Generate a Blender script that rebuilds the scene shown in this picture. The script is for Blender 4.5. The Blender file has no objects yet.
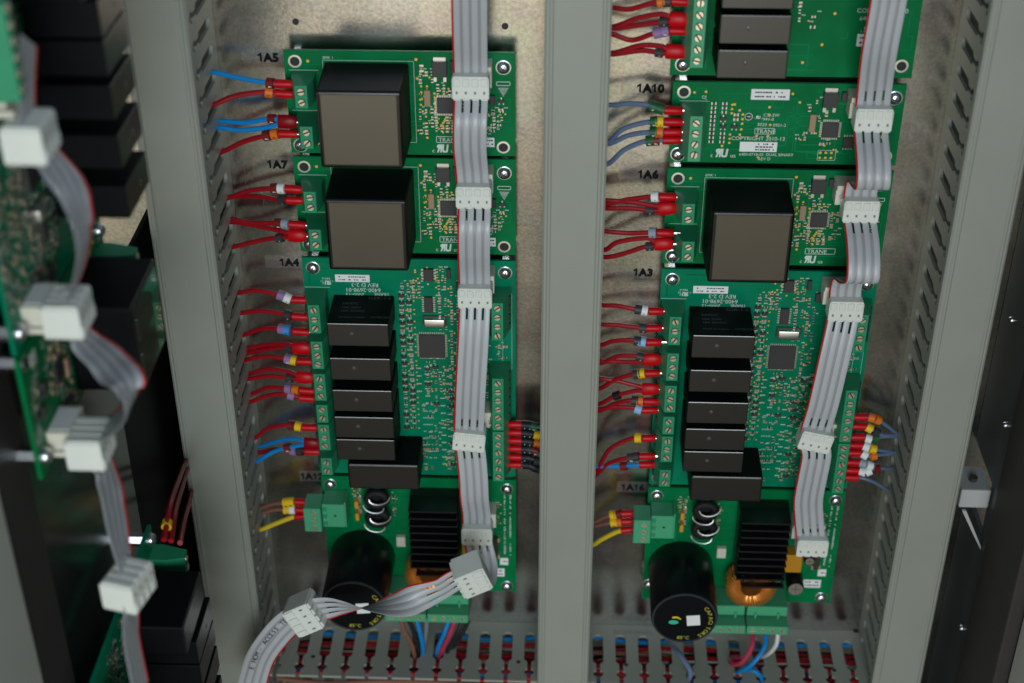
import bpy, bmesh, math, random
from mathutils import Vector, Matrix
R = math.radians
scene = bpy.context.scene
col = scene.collection
S = 0.001                                   # the script works in millimetres
# ------------------------------------------------------------------ camera
FPX, CX, CY = 1530.0, 512.0, 341.5          # focal length in pixels, picture centre
down = Vector((3, -2359, -FPX)).normalized()            # vanishing point of the uprights
hx = -47700.0
hy = -(FPX * FPX + 3 * hx) / 2359
left = Vector((hx, -hy, -FPX)).normalized()             # vanishing point of the level lines
XA, ZA = -left, -down
YA = ZA.cross(XA)
W = Matrix((XA, YA, ZA))                    # world from camera
CAM = -(W @ Vector((0, 0, -1))) * 746.0
cd = bpy.data.cameras.new('camera')
cam = bpy.data.objects.new('camera', cd)
col.objects.link(cam)
cam.matrix_world = Matrix.Translation(CAM * S) @ W.to_4x4()
cd.sensor_width = 36
cd.lens = FPX / 1024 * 36
cd.clip_start, cd.clip_end = 0.01, 20
cd.dof.use_dof = True
cd.dof.focus_distance = 0.715
cd.dof.aperture_fstop = 7.6
scene.camera = cam
# ------------------------------------------------------------------ surroundings' light
w = bpy.data.worlds.new('World')
scene.world = w
w.use_nodes = True
nt = w.node_tree
bg = nt.nodes['Background']
tc = nt.nodes.new('ShaderNodeTexCoord')
sep = nt.nodes.new('ShaderNodeSeparateXYZ')
mr = nt.nodes.new('ShaderNodeMapRange')
mr.inputs[1].default_value, mr.inputs[2].default_value = -1, 1
ramp = nt.nodes.new('ShaderNodeValToRGB')
nt.links.new(tc.outputs['Generated'], sep.inputs[0])
nt.links.new(sep.outputs[2], mr.inputs[0])
nt.links.new(mr.outputs[0], ramp.inputs[0])
nt.links.new(ramp.outputs[0], bg.inputs[0])
e = ramp.color_ramp.elements
e[0].position, e[0].color = 0.0, (0.02, 0.022, 0.025, 1)       # dark floor right below
e[1].position, e[1].color = 1.0, (0.15, 0.19, 0.25, 1)          # cool sky overhead
for p, c in ((0.14, (0.012, 0.016, 0.020, 1)), (0.185, (0.036, 0.039, 0.041, 1)), (0.235, (0.25, 0.235, 0.185, 1)), (0.285, (0.80, 0.72, 0.55, 1)), (0.34, (1.75, 1.57, 1.18, 1)), (0.46, (1.35, 1.25, 1.02, 1)), (0.55, (0.50, 0.60, 0.73, 1)), (0.72, (0.28, 0.38, 0.50, 1))):
    k = ramp.color_ramp.elements.new(p)
    k.color = c
bg.inputs[1].default_value = 0.70
ld = bpy.data.lights.new('soft_key_lamp', 'AREA')  # soft key lamp, added in front of the boards
ld.shape = 'DISK'
ld.size = 1.0
ld.energy = 20
ld.color = (0.88, 0.96, 1.0)
lo = bpy.data.objects.new('soft_key_lamp', ld)
col.objects.link(lo)
lo.location = (0.10, -1.74, 0.40)
lo.rotation_euler = (Vector((0.0, 0, 0.06)) - lo.location).to_track_quat('-Z', 'Y').to_euler()
scene.view_settings.view_transform = 'Standard'
scene.view_settings.look = 'None'
scene.view_settings.exposure = 0.0
scene.view_settings.gamma = 1.0

# ------------------------------------------------------------------ pixels to places
def ray(px, py):
    return W @ Vector((px - CX, CY - py, -FPX))
def un(px, py, h=0.0):                      # on the plane h mm in front of the boards
    r = ray(px, py)
    return CAM + r * ((-h - CAM.y) / r.y)
def unx(px, py, x):                         # on an upright plane X = x
    r = ray(px, py)
    return CAM + r * ((x - CAM.x) / r.x)
# ------------------------------------------------------------------ materials
MATS = {}
def mat(name, c, rough=0.5, metal=0.0, noise=0.0, scale=200.0, bump=0.0, coat=0.0, trans=0.0, sss=0.0, rvar=0.0, stretch=None, spec=0.5):
    if name in MATS:
        return MATS[name]
    m = bpy.data.materials.new(name)
    m.use_nodes = True
    t = m.node_tree
    b = t.nodes['Principled BSDF']
    b.inputs['Base Color'].default_value = (*c, 1)
    b.inputs['Roughness'].default_value = rough
    b.inputs['Metallic'].default_value = metal
    b.inputs['Specular IOR Level'].default_value = spec
    b.inputs['Coat Weight'].default_value = coat
    b.inputs['Transmission Weight'].default_value = trans
    if sss:
        b.inputs['Subsurface Weight'].default_value = sss
        b.inputs['Subsurface Radius'].default_value = (1, 1, 1)
        b.inputs['Subsurface Scale'].default_value = 0.002
    if noise or bump or rvar:
        co = t.nodes.new('ShaderNodeTexCoord')
        n = t.nodes.new('ShaderNodeTexNoise')
        n.inputs['Scale'].default_value = scale
        n.inputs['Detail'].default_value = 5
        src = co.outputs['Object']
        if stretch:
            mp = t.nodes.new('ShaderNodeMapping')
            mp.inputs['Scale'].default_value = stretch
            t.links.new(src, mp.inputs[0])
            src = mp.outputs[0]
        t.links.new(src, n.inputs['Vector'])
        if noise:
            mx = t.nodes.new('ShaderNodeMix')
            mx.data_type = 'RGBA'
            mx.inputs[6].default_value = (*[max(0, v * (1 - noise)) for v in c], 1)
            mx.inputs[7].default_value = (*[min(1, v * (1 + noise)) for v in c], 1)
            t.links.new(n.outputs['Fac'], mx.inputs[0])
            t.links.new(mx.outputs[2], b.inputs['Base Color'])
        if rvar:
            q = t.nodes.new('ShaderNodeMapRange')
            q.inputs[1].default_value, q.inputs[2].default_value = 0.3, 0.7
            q.inputs[3].default_value, q.inputs[4].default_value = max(0.02, rough - rvar), min(1, rough + rvar)
            t.links.new(n.outputs['Fac'], q.inputs[0])
            t.links.new(q.outputs[0], b.inputs['Roughness'])
        if bump:
            bp = t.nodes.new('ShaderNodeBump')
            bp.inputs['Strength'].default_value = bump
            bp.inputs['Distance'].default_value = 0.0004
            t.links.new(n.outputs['Fac'], bp.inputs['Height'])
            t.links.new(bp.outputs[0], b.inputs['Normal'])
    MATS[name] = m
    return m

def plate_material():
    m = mat('galvanised_steel', (0.46, 0.445, 0.41), 0.30, 1.0)
    t = m.node_tree
    b = t.nodes['Principled BSDF']
    co = t.nodes.new('ShaderNodeTexCoord')
    n1 = t.nodes.new('ShaderNodeTexNoise'); n1.inputs['Scale'].default_value = 620; n1.inputs['Detail'].default_value = 6; n1.inputs['Roughness'].default_value = 0.7
    n2 = t.nodes.new('ShaderNodeTexNoise'); n2.inputs['Scale'].default_value = 26; n2.inputs['Detail'].default_value = 5
    vo = t.nodes.new('ShaderNodeTexVoronoi'); vo.inputs['Scale'].default_value = 75
    for q in (n1, n2, vo):
        t.links.new(co.outputs['Object'], q.inputs['Vector'])
    r1 = t.nodes.new('ShaderNodeValToRGB')
    r1.color_ramp.elements[0].position, r1.color_ramp.elements[0].color = 0.30, (0.34, 0.33, 0.30, 1)
    r1.color_ramp.elements[1].position, r1.color_ramp.elements[1].color = 0.72, (0.74, 0.72, 0.65, 1)
    mx = t.nodes.new('ShaderNodeMix'); mx.data_type = 'FLOAT'; mx.inputs[0].default_value = 0.35
    t.links.new(n1.outputs['Fac'], mx.inputs[2]); t.links.new(n2.outputs['Fac'], mx.inputs[3])
    t.links.new(mx.outputs[0], r1.inputs[0])
    hs = t.nodes.new('ShaderNodeMix'); hs.data_type = 'RGBA'; hs.blend_type = 'OVERLAY'; hs.inputs[0].default_value = 0.10
    t.links.new(r1.outputs[0], hs.inputs[6]); t.links.new(vo.outputs['Color'], hs.inputs[7])
    bwn = t.nodes.new('ShaderNodeHueSaturation'); bwn.inputs['Saturation'].default_value = 0.5
    t.links.new(hs.outputs[2], bwn.inputs['Color'])
    t.links.new(bwn.outputs[0], b.inputs['Base Color'])
    q = t.nodes.new('ShaderNodeMapRange')
    q.inputs[1].default_value, q.inputs[2].default_value, q.inputs[3].default_value, q.inputs[4].default_value = 0.3, 0.7, 0.15, 0.24
    t.links.new(n2.outputs['Fac'], q.inputs[0]); t.links.new(q.outputs[0], b.inputs['Roughness'])
    bp = t.nodes.new('ShaderNodeBump'); bp.inputs['Strength'].default_value = 0.22; bp.inputs['Distance'].default_value = 0.0002
    t.links.new(n1.outputs['Fac'], bp.inputs['Height']); t.links.new(bp.outputs[0], b.inputs['Normal'])
    return m
def pcb_material(name, c1, c2):
    m = mat(name, c1, 0.34, spec=0.10)
    t = m.node_tree
    b = t.nodes['Principled BSDF']
    co = t.nodes.new('ShaderNodeTexCoord')
    n = t.nodes.new('ShaderNodeTexNoise'); n.inputs['Scale'].default_value = 38; n.inputs['Detail'].default_value = 3
    f = t.nodes.new('ShaderNodeTexNoise'); f.inputs['Scale'].default_value = 900
    t.links.new(co.outputs['Object'], n.inputs['Vector']); t.links.new(co.outputs['Object'], f.inputs['Vector'])
    rp = t.nodes.new('ShaderNodeValToRGB')
    rp.color_ramp.elements[0].position, rp.color_ramp.elements[0].color = 0.38, (*c1, 1)
    rp.color_ramp.elements[1].position, rp.color_ramp.elements[1].color = 0.62, (*c2, 1)
    t.links.new(n.outputs['Fac'], rp.inputs[0]); t.links.new(rp.outputs[0], b.inputs['Base Color'])
    bp = t.nodes.new('ShaderNodeBump'); bp.inputs['Strength'].default_value = 0.12; bp.inputs['Distance'].default_value = 0.0002
    t.links.new(f.outputs['Fac'], bp.inputs['Height']); t.links.new(bp.outputs[0], b.inputs['Normal'])
    return m
plate_material()
pcb_material('green_solder_mask', (0.0, 0.125, 0.036), (0.001, 0.160, 0.050))
pcb_material('teal_solder_mask', (0.0, 0.150, 0.074), (0.001, 0.185, 0.094))
mat('trace_green', (0.002, 0.20, 0.08), 0.34, spec=0.1)
mat('duct_grey', (0.255, 0.268, 0.228), 0.46, noise=0.07, scale=22, bump=0.03, rvar=0.10)
mat('green_plastic', (0.02, 0.24, 0.115), 0.42, spec=0.25, noise=0.08, scale=120)
mat('pale_green_plastic', (0.06, 0.32, 0.165), 0.42, spec=0.25, noise=0.08, scale=120)
mat('hole_dark', (0.006, 0.008, 0.007), 0.6)
mat('screw_brass', (0.80, 0.72, 0.54), 0.34, 0.9)
mat('zinc', (0.72, 0.74, 0.77), 0.26, 1.0, noise=0.1, scale=900)
mat('tin', (0.75, 0.73, 0.68), 0.34, 1.0)
mat('gold_via', (0.78, 0.44, 0.05), 0.4, 0.3)
mat('black_plastic', (0.004, 0.0047, 0.0055), 0.50, noise=0.2, scale=500, bump=0.02, spec=0.08)
mat('relay_black', (0.008, 0.0075, 0.007), 0.28, noise=0.15, scale=500, bump=0.0, spec=1.0)
mat('dimple_grey', (0.06, 0.06, 0.06), 0.25)
mat('potting_face', (0.048, 0.040, 0.028), 0.16, noise=0.2, scale=30, rvar=0.03, coat=1.0).node_tree.nodes['Principled BSDF'].inputs['Specular IOR Level'].default_value = 1.0
mat('rim_gloss', (0.004, 0.004, 0.0045), 0.2, spec=0.6)
mat('chip_black', (0.028, 0.027, 0.027), 0.50, noise=0.15, scale=900)
mat('silk_white', (0.55, 0.60, 0.56), 0.6)
mat('emboss', (0.16, 0.17, 0.165), 0.5)
mat('silk_faint', (0.20, 0.42, 0.33), 0.6)
mat('relay_print', (0.07, 0.10, 0.12), 0.5)
mat('label_white', (0.70, 0.71, 0.70), 0.5, noise=0.04, scale=300)
mat('print_black', (0.012, 0.012, 0.013), 0.9, spec=0.0)
mat('ceramic_tan', (0.30, 0.20, 0.12), 0.5)
mat('resistor_dark', (0.03, 0.03, 0.032), 0.45)
mat('connector_white', (0.66, 0.68, 0.62), 0.40, noise=0.05, scale=150, sss=0.25)
mat('header_cream', (0.60, 0.58, 0.48), 0.42, sss=0.25)
mat('ribbon_grey', (0.40, 0.415, 0.43), 0.36, noise=0.05, scale=120)
mat('ribbon_web', (0.27, 0.27, 0.28), 0.45)
mat('stripe_red', (0.42, 0.012, 0.015), 0.45, spec=0.2)
mat('ribbon_print', (0.04, 0.04, 0.045), 0.6)
WC = dict(red=(0.27, 0.003, 0.009), blue=(0.002, 0.20, 0.52), slate=(0.10, 0.145, 0.24), brown=(0.20, 0.085, 0.055), yellow=(0.62, 0.46, 0.02),
          white=(0.55, 0.56, 0.56), black=(0.015, 0.016, 0.018), pink=(0.42, 0.03, 0.07), grey=(0.16, 0.18, 0.20))
for k, v in WC.items():
    mat('wire_' + k, v, 0.40, spec=0.32, noise=0.08, scale=250)
mat('ferrule_red', (0.44, 0.002, 0.006), 0.36, spec=0.2, noise=0.06, scale=300)
mat('ferrule_dark_red', (0.20, 0.002, 0.006), 0.36, spec=0.2)
MC = dict(dark_red=(0.16, 0.012, 0.010), orange=(0.62, 0.14, 0.012), white=(0.66, 0.68, 0.68), violet=(0.24, 0.15, 0.30), slate=(0.24, 0.30, 0.36), charcoal=(0.035, 0.036, 0.038),
          blue=(0.03, 0.26, 0.60), light_blue=(0.22, 0.42, 0.66), yellow=(0.72, 0.46, 0.01), green=(0.012, 0.09, 0.035), black=(0.012, 0.013, 0.015))
for k, v in MC.items():
    mat('marker_' + k, v, 0.42, spec=0.25)
mat('tape_grey', (0.36, 0.35, 0.32), 0.34, 0.7)
mat('clear_tape', (0.45, 0.44, 0.41), 0.22).node_tree.nodes['Principled BSDF'].inputs['Alpha'].default_value = 0.06
mat('capacitor_sleeve', (0.004, 0.006, 0.007), 0.30, spec=0.3)
mat('capacitor_rim', (0.03, 0.035, 0.04), 0.3)
mat('print_yellow', (0.45, 0.42, 0.05), 0.5)
mat('logo_green', (0.02, 0.42, 0.26), 0.5)
mat('logo_yellow', (0.70, 0.50, 0.02), 0.5)
mat('copper_winding', (0.70, 0.27, 0.05), 0.34, 0.6, noise=0.15, scale=400)
mat('heatsink_black', (0.006, 0.006, 0.0065), 0.3, 0.0, spec=0.5, noise=0.2, scale=300)
mat('core_black', (0.010, 0.010, 0.011), 0.6, spec=0.2, bump=0.3, scale=300)
mat('amber_tape', (0.45, 0.20, 0.01), 0.4)
mat('tantalum_orange', (0.62, 0.26, 0.02), 0.45)
mat('dark_steel', (0.11, 0.13, 0.13), 0.20, 0.9, noise=0.2, scale=14, rvar=0.08)
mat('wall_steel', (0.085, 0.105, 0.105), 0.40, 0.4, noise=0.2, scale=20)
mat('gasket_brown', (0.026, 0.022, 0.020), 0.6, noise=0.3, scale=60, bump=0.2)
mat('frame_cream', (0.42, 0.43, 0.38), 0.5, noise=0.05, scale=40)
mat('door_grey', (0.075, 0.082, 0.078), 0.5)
mat('bracket_grey', (0.40, 0.41, 0.40), 0.5, noise=0.06, scale=60)
# ------------------------------------------------------------------ mesh building
class MB:
    def __init__(s):
        s.v, s.f, s.m = [], [], []
    def add(s, vs, fs, mi=0):
        o = len(s.v)
        s.v += [tuple(p) for p in vs]
        s.f += [[i + o for i in f] for f in fs]
        s.m += [mi] * len(fs)
        return s
    def box(s, x0, x1, y0, y1, z0, z1, mi=0, nobot=False):
        vs = [(x, y, z) for z in (z0, z1) for y in (y0, y1) for x in (x0, x1)]
        fs = [(0, 2, 3, 1), (4, 5, 7, 6), (0, 1, 5, 4), (2, 6, 7, 3), (0, 4, 6, 2), (1, 3, 7, 5)]
        if nobot:
            fs = [f for i, f in enumerate(fs) if i != 3]
        return s.add(vs, fs, mi)
    def prism(s, pts, d0, d1, axis='z', mi=0):
        """polygon pts (a, b) swept along an axis: axis z -> (a, b, d); y -> (a, d, b); x -> (d, a, b)"""
        n = len(pts)
        def P(a, b, d):
            return (a, b, d) if axis == 'z' else ((a, d, b) if axis == 'y' else (d, a, b))
        vs = [P(a, b, d0) for a, b in pts] + [P(a, b, d1) for a, b in pts]
        fs = [list(range(n)), list(range(2 * n - 1, n - 1, -1))] + [(i, n + i, n + (i + 1) % n, (i + 1) % n) for i in range(n)]
        return s.add(vs, fs, mi)
    def cyl(s, c, r, y0, y1, n=16, mi=0, r1=None):
        """round bar along y, centre c = (x, z)"""
        r1 = r if r1 is None else r1
        vs = [(c[0] + r * math.cos(2 * math.pi * i / n), y0, c[1] + r * math.sin(2 * math.pi * i / n)) for i in range(n)]
        vs += [(c[0] + r1 * math.cos(2 * math.pi * i / n), y1, c[1] + r1 * math.sin(2 * math.pi * i / n)) for i in range(n)]
        fs = [list(range(n)), list(range(2 * n - 1, n - 1, -1))] + [(i, n + i, n + (i + 1) % n, (i + 1) % n) for i in range(n)]
        return s.add(vs, fs, mi)
    def lathe(s, c, prof, n=20, mi=0):
        """profile (r, y) turned about the y axis at c"""
        vs, fs = [], []
        for r, y in prof:
            vs += [(c[0] + r * math.cos(2 * math.pi * i / n), y, c[1] + r * math.sin(2 * math.pi * i / n)) for i in range(n)]
        for k in range(len(prof) - 1):
            fs += [(k * n + i, (k + 1) * n + i, (k + 1) * n + (i + 1) % n, k * n + (i + 1) % n) for i in range(n)]
        if prof[0][0] > 1e-6: fs.append(list(range(n)))
        fs.append(list(range(len(prof) * n - 1, (len(prof) - 1) * n - 1, -1)))
        return s.add(vs, fs, mi)
    def tube(s, pts, r, n=8, mi=0, flat=1.0, wdir=None, caps=True):
        """round or flattened tube along pts; wdir gives the wide direction at each point"""
        pts = [Vector(p) for p in pts]
        rs = r if isinstance(r, (list, tuple)) else [r] * len(pts)
        N = len(pts)
        up = None
        vs, fs = [], []
        for i, p in enumerate(pts):
            t = (pts[min(i + 1, N - 1)] - pts[max(i - 1, 0)]).normalized()
            if wdir is not None:
                a = wdir[i]
                a = (a - t * a.dot(t)).normalized()
            else:
                a = up if up is not None else (Vector((0, 0, 1)) if abs(t.z) < 0.9 else Vector((1, 0, 0)))
                a = (a - t * a.dot(t)).normalized()
                up = a
            b = t.cross(a)
            vs += [p + a * (rs[i] * math.cos(2 * math.pi * k / n)) + b * (rs[i] * flat * math.sin(2 * math.pi * k / n)) for k in range(n)]
        for i in range(N - 1):
            fs += [(i * n + k, (i + 1) * n + k, (i + 1) * n + (k + 1) % n, i * n + (k + 1) % n) for k in range(n)]
        if caps:
            fs += [list(range(n)), list(range(N * n - 1, (N - 1) * n - 1, -1))]
        return s.add(vs, fs, mi)
    def mesh(s, name, mats, bevel=0.0, smooth=False, seg=1):
        me = bpy.data.meshes.new(name)
        me.from_pydata([(x * S, y * S, z * S) for x, y, z in s.v], [], s.f)
        for i, k in enumerate(s.m):
            me.polygons[i].material_index = k
        bm = bmesh.new()
        bm.from_mesh(me)
        bmesh.ops.recalc_face_normals(bm, faces=bm.faces)
        if bevel:
            es = [ed for ed in bm.edges if len(ed.link_faces) == 2 and ed.calc_face_angle() > R(28)]
            bmesh.ops.bevel(bm, geom=es, offset=bevel * S, segments=seg, profile=0.5, affect='EDGES', clamp_overlap=True)
        if smooth:
            for f in bm.faces: f.smooth = True
            for ed in bm.edges:
                if len(ed.link_faces) == 2 and ed.calc_face_angle() > R(38): ed.smooth = False
        bm.to_mesh(me)
        bm.free()
        for q in (mats if isinstance(mats, (list, tuple)) else [mats]):
            me.materials.append(MATS[q])
        return me
CACHE = {}
def cached(key, fn):
    if key not in CACHE: CACHE[key] = fn()
    return CACHE[key]
def obj(name, me, parent=None, loc=(0, 0, 0), rot=(0, 0, 0)):
    o = bpy.data.objects.new(name, me)
    col.objects.link(o)
    o.location = Vector(loc) * S
    o.rotation_euler = rot
    o.parent = parent
    return o
def tag(o, label, cat=None, group=None, kind=None):
    if label: o['label'] = label
    if cat: o['category'] = cat
    if group: o['group'] = group
    if kind: o['kind'] = kind
    return o
def thing(name, label, cat, loc=(0, 0, 0), rot=(0, 0, 0), group=None):
    return tag(obj(name, None, None, loc, rot), label, cat, group)
def text_mesh(s, size, m, thick=0.06, bold=0.0):
    """lettering in the XZ plane, facing -Y, lower left corner at the origin, millimetres"""
    def make():
        cu = bpy.data.curves.new('lettering', 'FONT')
        cu.body = s
        cu.size = size * 1.38
        cu.resolution_u = 2
        cu.offset = bold
        o = bpy.data.objects.new('lettering', cu)
        col.objects.link(o)
        bpy.context.view_layer.update()
        me = bpy.data.meshes.new_from_object(o.evaluated_get(bpy.context.evaluated_depsgraph_get()))
        bpy.data.objects.remove(o)
        bpy.data.curves.remove(cu)
        for v in me.vertices:
            v.co = (v.co.x * S, -thick * S, v.co.y * S)
        me.materials.clear()
        me.materials.append(MATS[m])
        return me
    return cached(('text', s, size, m, thick, bold), make)
def lettering(s, size, m, parent, x, z, h, rot=(0, 0, 0), bold=0.0, name='lettering'):
    return obj(name, text_mesh(s, size, m, 0.06, bold), parent, (x, -h, z), rot)
def structure(o):
    o['kind'] = 'structure'
    return o
# ------------------------------------------------------------------ the cabinet round the boards
plate = structure(obj('mounting_plate', MB().box(-205, 250, 10, 12, -330, 300).mesh('mounting_plate', 'galvanised_steel')))
for px, py in ((295.5, 22), (505, 26.5)):
    p = un(px, py, -9.6)
    obj('screw_hole', cached('hole', lambda: MB().cyl((0, 0), 1.5, -0.15, 0.1, 16).mesh('screw_hole', 'hole_dark')), plate, (p.x, 9.9, p.z))
# scratches on the plate
def scratch():
    mb = MB()
    rng = random.Random(8)
    for k in range(7):
        x, z = rng.uniform(-125, -104), rng.uniform(60, 160)
        mb.tube([(x, 9.97, z), (x + rng.uniform(-2, 2), 9.97, z - rng.uniform(3, 9))], 0.12, 4)
    p = un(252, 55, -9.9)
    mb.tube([(p.x - 1.2, 9.95, p.z - 3.5), (p.x + 0.8, 9.95, p.z), (p.x + 1.0, 9.95, p.z + 3)], 0.22, 5)
    return mb.mesh('scratches', 'tape_grey')
tag(obj('scratches', scratch(), plate), None, kind='stuff')

# left swing panel that carries the side boards
BX = -155.0                                 # front face of the side boards
panel = structure(obj('side_panel', MB().box(-167, -165, -199, -95, -330, 330).mesh('side_panel', 'dark_steel')))
structure(obj('dark_gap_sheet', MB().box(-167.5, -165.5, -94.5, 9.5, -330, 74.9).mesh('dark_gap_sheet', 'black_plastic')))  # added black sheet that keeps the gap beside the left duct dark
structure(obj('door_gasket_left', MB().box(-175, -164, -228, -199.5, -330, 330).mesh('door_gasket', 'gasket_brown', 1.5, seg=2)))
structure(obj('cabinet_frame_left', MB().box(-215, -163, -300, -228.5, -330, 330).mesh('cabinet_frame', 'frame_cream', 2, seg=2)))
# right side wall, frame and gasket
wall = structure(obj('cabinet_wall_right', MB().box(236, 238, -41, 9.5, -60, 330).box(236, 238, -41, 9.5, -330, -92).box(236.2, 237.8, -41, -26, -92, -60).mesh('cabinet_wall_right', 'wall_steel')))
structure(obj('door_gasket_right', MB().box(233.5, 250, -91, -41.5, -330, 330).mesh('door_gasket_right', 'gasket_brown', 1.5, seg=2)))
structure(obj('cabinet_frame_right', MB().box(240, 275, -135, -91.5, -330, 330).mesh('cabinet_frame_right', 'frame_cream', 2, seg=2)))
structure(obj('unseen_cabinet_door', MB().box(277, 280, -760, -136, -400, 420).mesh('unseen_cabinet_door', 'door_grey', 1)))  # unseen open door, added to darken what the plate mirrors at the right
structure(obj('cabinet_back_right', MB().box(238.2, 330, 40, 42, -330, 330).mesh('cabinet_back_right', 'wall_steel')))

def screw_mesh(r=3.0, m='zinc'):
    def make():
        mb = MB().lathe((0, 0), [(r, 0), (r, -0.6), (r * 0.86, -1.5), (r * 0.5, -2.05), (0.02, -2.2)], 20, 0)
        mb.box(-r * 0.48, r * 0.48, -2.25, -1.6, -0.28, 0.28, 1).box(-0.28, 0.28, -2.26, -1.6, -r * 0.48, r * 0.48, 1)
        return mb.mesh('screw', [m, 'resistor_dark'], smooth=True)
    return cached(('screw', r, m), make)
for px, py in ((1013, 320), (1007, 425), (963, 628)):
    p = unx(px, py, 236)
    if p.y < 9:
        obj('rivet', screw_mesh(1.6), wall, (236, p.y, p.z), (0, 0, R(-90)))
p = unx(975, 488, 228)
br = thing('angle_bracket', 'pale grey bent steel bracket behind the right wire duct', 'bracket', (221, -30, -62))
obj('web_plate', MB().box(0, 14.5, 0, 20, -11, 0).mesh('web_plate', 'bracket_grey', 0.8, seg=2), br)
obj('flange', MB().prism([(1.5, -11.3), (3.5, -11.3), (14.5, -34), (14.5, -36)], -2, -0.6, 'y').mesh('flange', 'bracket_grey'), br)
obj('bolt', MB().cyl((0, 0), 2.2, -2, 0, 6).mesh('bolt', 'resistor_dark'), br, (7, 8, 2.2), (R(90), 0, 0))
# ------------------------------------------------------------------ slotted wire ducts
def finger_mesh():
    """one tooth of a duct wall: a runs along the duct (0 at the slot centre), b from the base (0) to the cover (47)"""
    def make():
        P, b0, bn = 12.5, 8.0, 30.0
        hw, nk, hr, hc = 2.9, 1.1, 2.8, 38.0
        arc = [(hw * math.cos(t), b0 + hw - hw * math.sin(t)) for t in [math.pi / 2 - k * math.pi / 10 for k in range(6)]]
        right = [(a, b) for a, b in arc]
        right += [(hw, bn - 1.0), (nk, bn + 0.8), (nk, hc - hr)]
        right += [(max(nk, hr * math.cos(t)), hc + hr * math.sin(t)) for t in [-math.pi / 2.6 + k * math.pi / 7 for k in range(6)]]
        right += [(nk, hc + hr), (nk, 45)]
        out = [(a, b) for a, b in right]
        out += [(P - a, b) for a, b in reversed(right)]
        poly = [(0.0, 1.6)] + [(0.0, b0)] + out[1:-1] + [(P, b0), (P, 1.6)]
        seen, clean = set(), []
        for q in poly:
            kq = (round(q[0], 3), round(q[1], 3))
            if kq not in seen:
                seen.add(kq); clean.append(q)
        return MB().prism(clean, 0, 1.6, 'z').mesh('finger', 'duct_grey')
    return cached('finger', make)
def duct(label, x0, x1, z0, z1, phase, horizontal=False, cover=(0, 0), outer=(True, True)):
    d = thing('wire_duct', label, 'wire duct', ((x0 + x1) / 2, 10, z0) if not horizontal else (z0, 10, (x0 + x1) / 2), group='slotted grey wire ducts on the mounting plate')
    wd = x1 - x0
    L = z1 - z0
    if not horizontal:
        obj('base_channel', MB().box(-wd / 2, wd / 2, -1.6, -0.1, 0, L).mesh('base_channel', 'duct_grey'), d)
        cl, cr = cover[0] - (x0 + x1) / 2, cover[1] - (x0 + x1) / 2
        prof = [(cl, -43.5), (cl, -47.2), (cl + 0.9, -48), (cr - 0.9, -48), (cr, -47.2), (cr, -43.5), (cr - 1.3, -43.5), (cr - 1.3, -46.4), (cl + 1.3, -46.4), (cl + 1.3, -43.5)]
        obj('cover', MB().prism(prof, 0, L, 'z').mesh('cover', 'duct_grey'), d)
        # each of the two embossed lines along the cover
        obj('cover_rib', MB().prism([(cl + 1.6, -47.9), (cl + 2.4, -48.5), (cl + 3.2, -48.5), (cl + 3.9, -47.9)], 0.5, L - 0.5, 'z').mesh('cover_rib', 'duct_grey'), d)
        obj('cover_rib', MB().prism([(cr - 3.9, -47.9), (cr - 3.2, -48.5), (cr - 2.4, -48.5), (cr - 1.6, -47.9)], 0.5, L - 0.5, 'z').mesh('cover_rib', 'duct_grey'), d)
    else:
        obj('base_channel', MB().box(0, L, -1.6, -0.1, -wd / 2, wd / 2).mesh('base_channel', 'duct_grey'), d)
        obj('cover', MB().prism([(-wd / 2 - 1.7, -43.5), (-wd / 2 - 1.7, -48), (wd / 2 + 1.7, -48), (wd / 2 + 1.7, -44), (wd / 2 + 0.2, -44), (wd / 2 + 0.2, -46.6), (-wd / 2 - 0.4, -46.6), (-wd / 2 - 0.4, -43.5)], 0, L, 'x').mesh('cover', 'duct_grey'), d)
    me = finger_mesh()
    k = math.ceil((z0 - phase) / 12.5) - (1 if horizontal else 0)
    while phase + 12.5 * (k + 1) <= z1 + (12.4 if horizontal else 0):
        a = phase + 12.5 * k - z0
        # finger axes: mesh x -> along duct, mesh y -> towards the cover (-Y), mesh z -> thickness
        if not horizontal:
            for s_ in (1, -1):
                if not outer[0 if s_ < 0 else 1]: continue
                o = obj('finger', me, d)
                base = wd / 2 - 1.6 if s_ > 0 else -wd / 2
                o.matrix_local = Matrix(((0, 0, 1, base * S), (0, -1, 0, 0), (1, 0, 0, a * S), (0, 0, 0, 1)))
        else:
            for s_ in (1, -1):
                if not outer[0 if s_ < 0 else 1]: continue
                o = obj('finger', me, d)
                base = wd / 2 - 1.6 if s_ > 0 else -wd / 2
                o.matrix_local = Matrix(((1, 0, 0, a * S), (0, -1, 0, 0), (0, 0, 1, base * S), (0, 0, 0, 1)))
        k += 1
    return d
duct('upright grey slotted duct left of board column 1A5 to 1A4', -157, -131.3, -330, 290, -0.5, cover=(-158.6, -130.9))
duct('upright grey slotted duct between the two board columns', 16.2, 40.4, -330, 290, 3.0, cover=(14.8, 41.8))
duct('upright grey slotted duct right of board 1A10', 193, 215.6, -330, 290, 7.7, cover=(191.9, 217.4))
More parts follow.
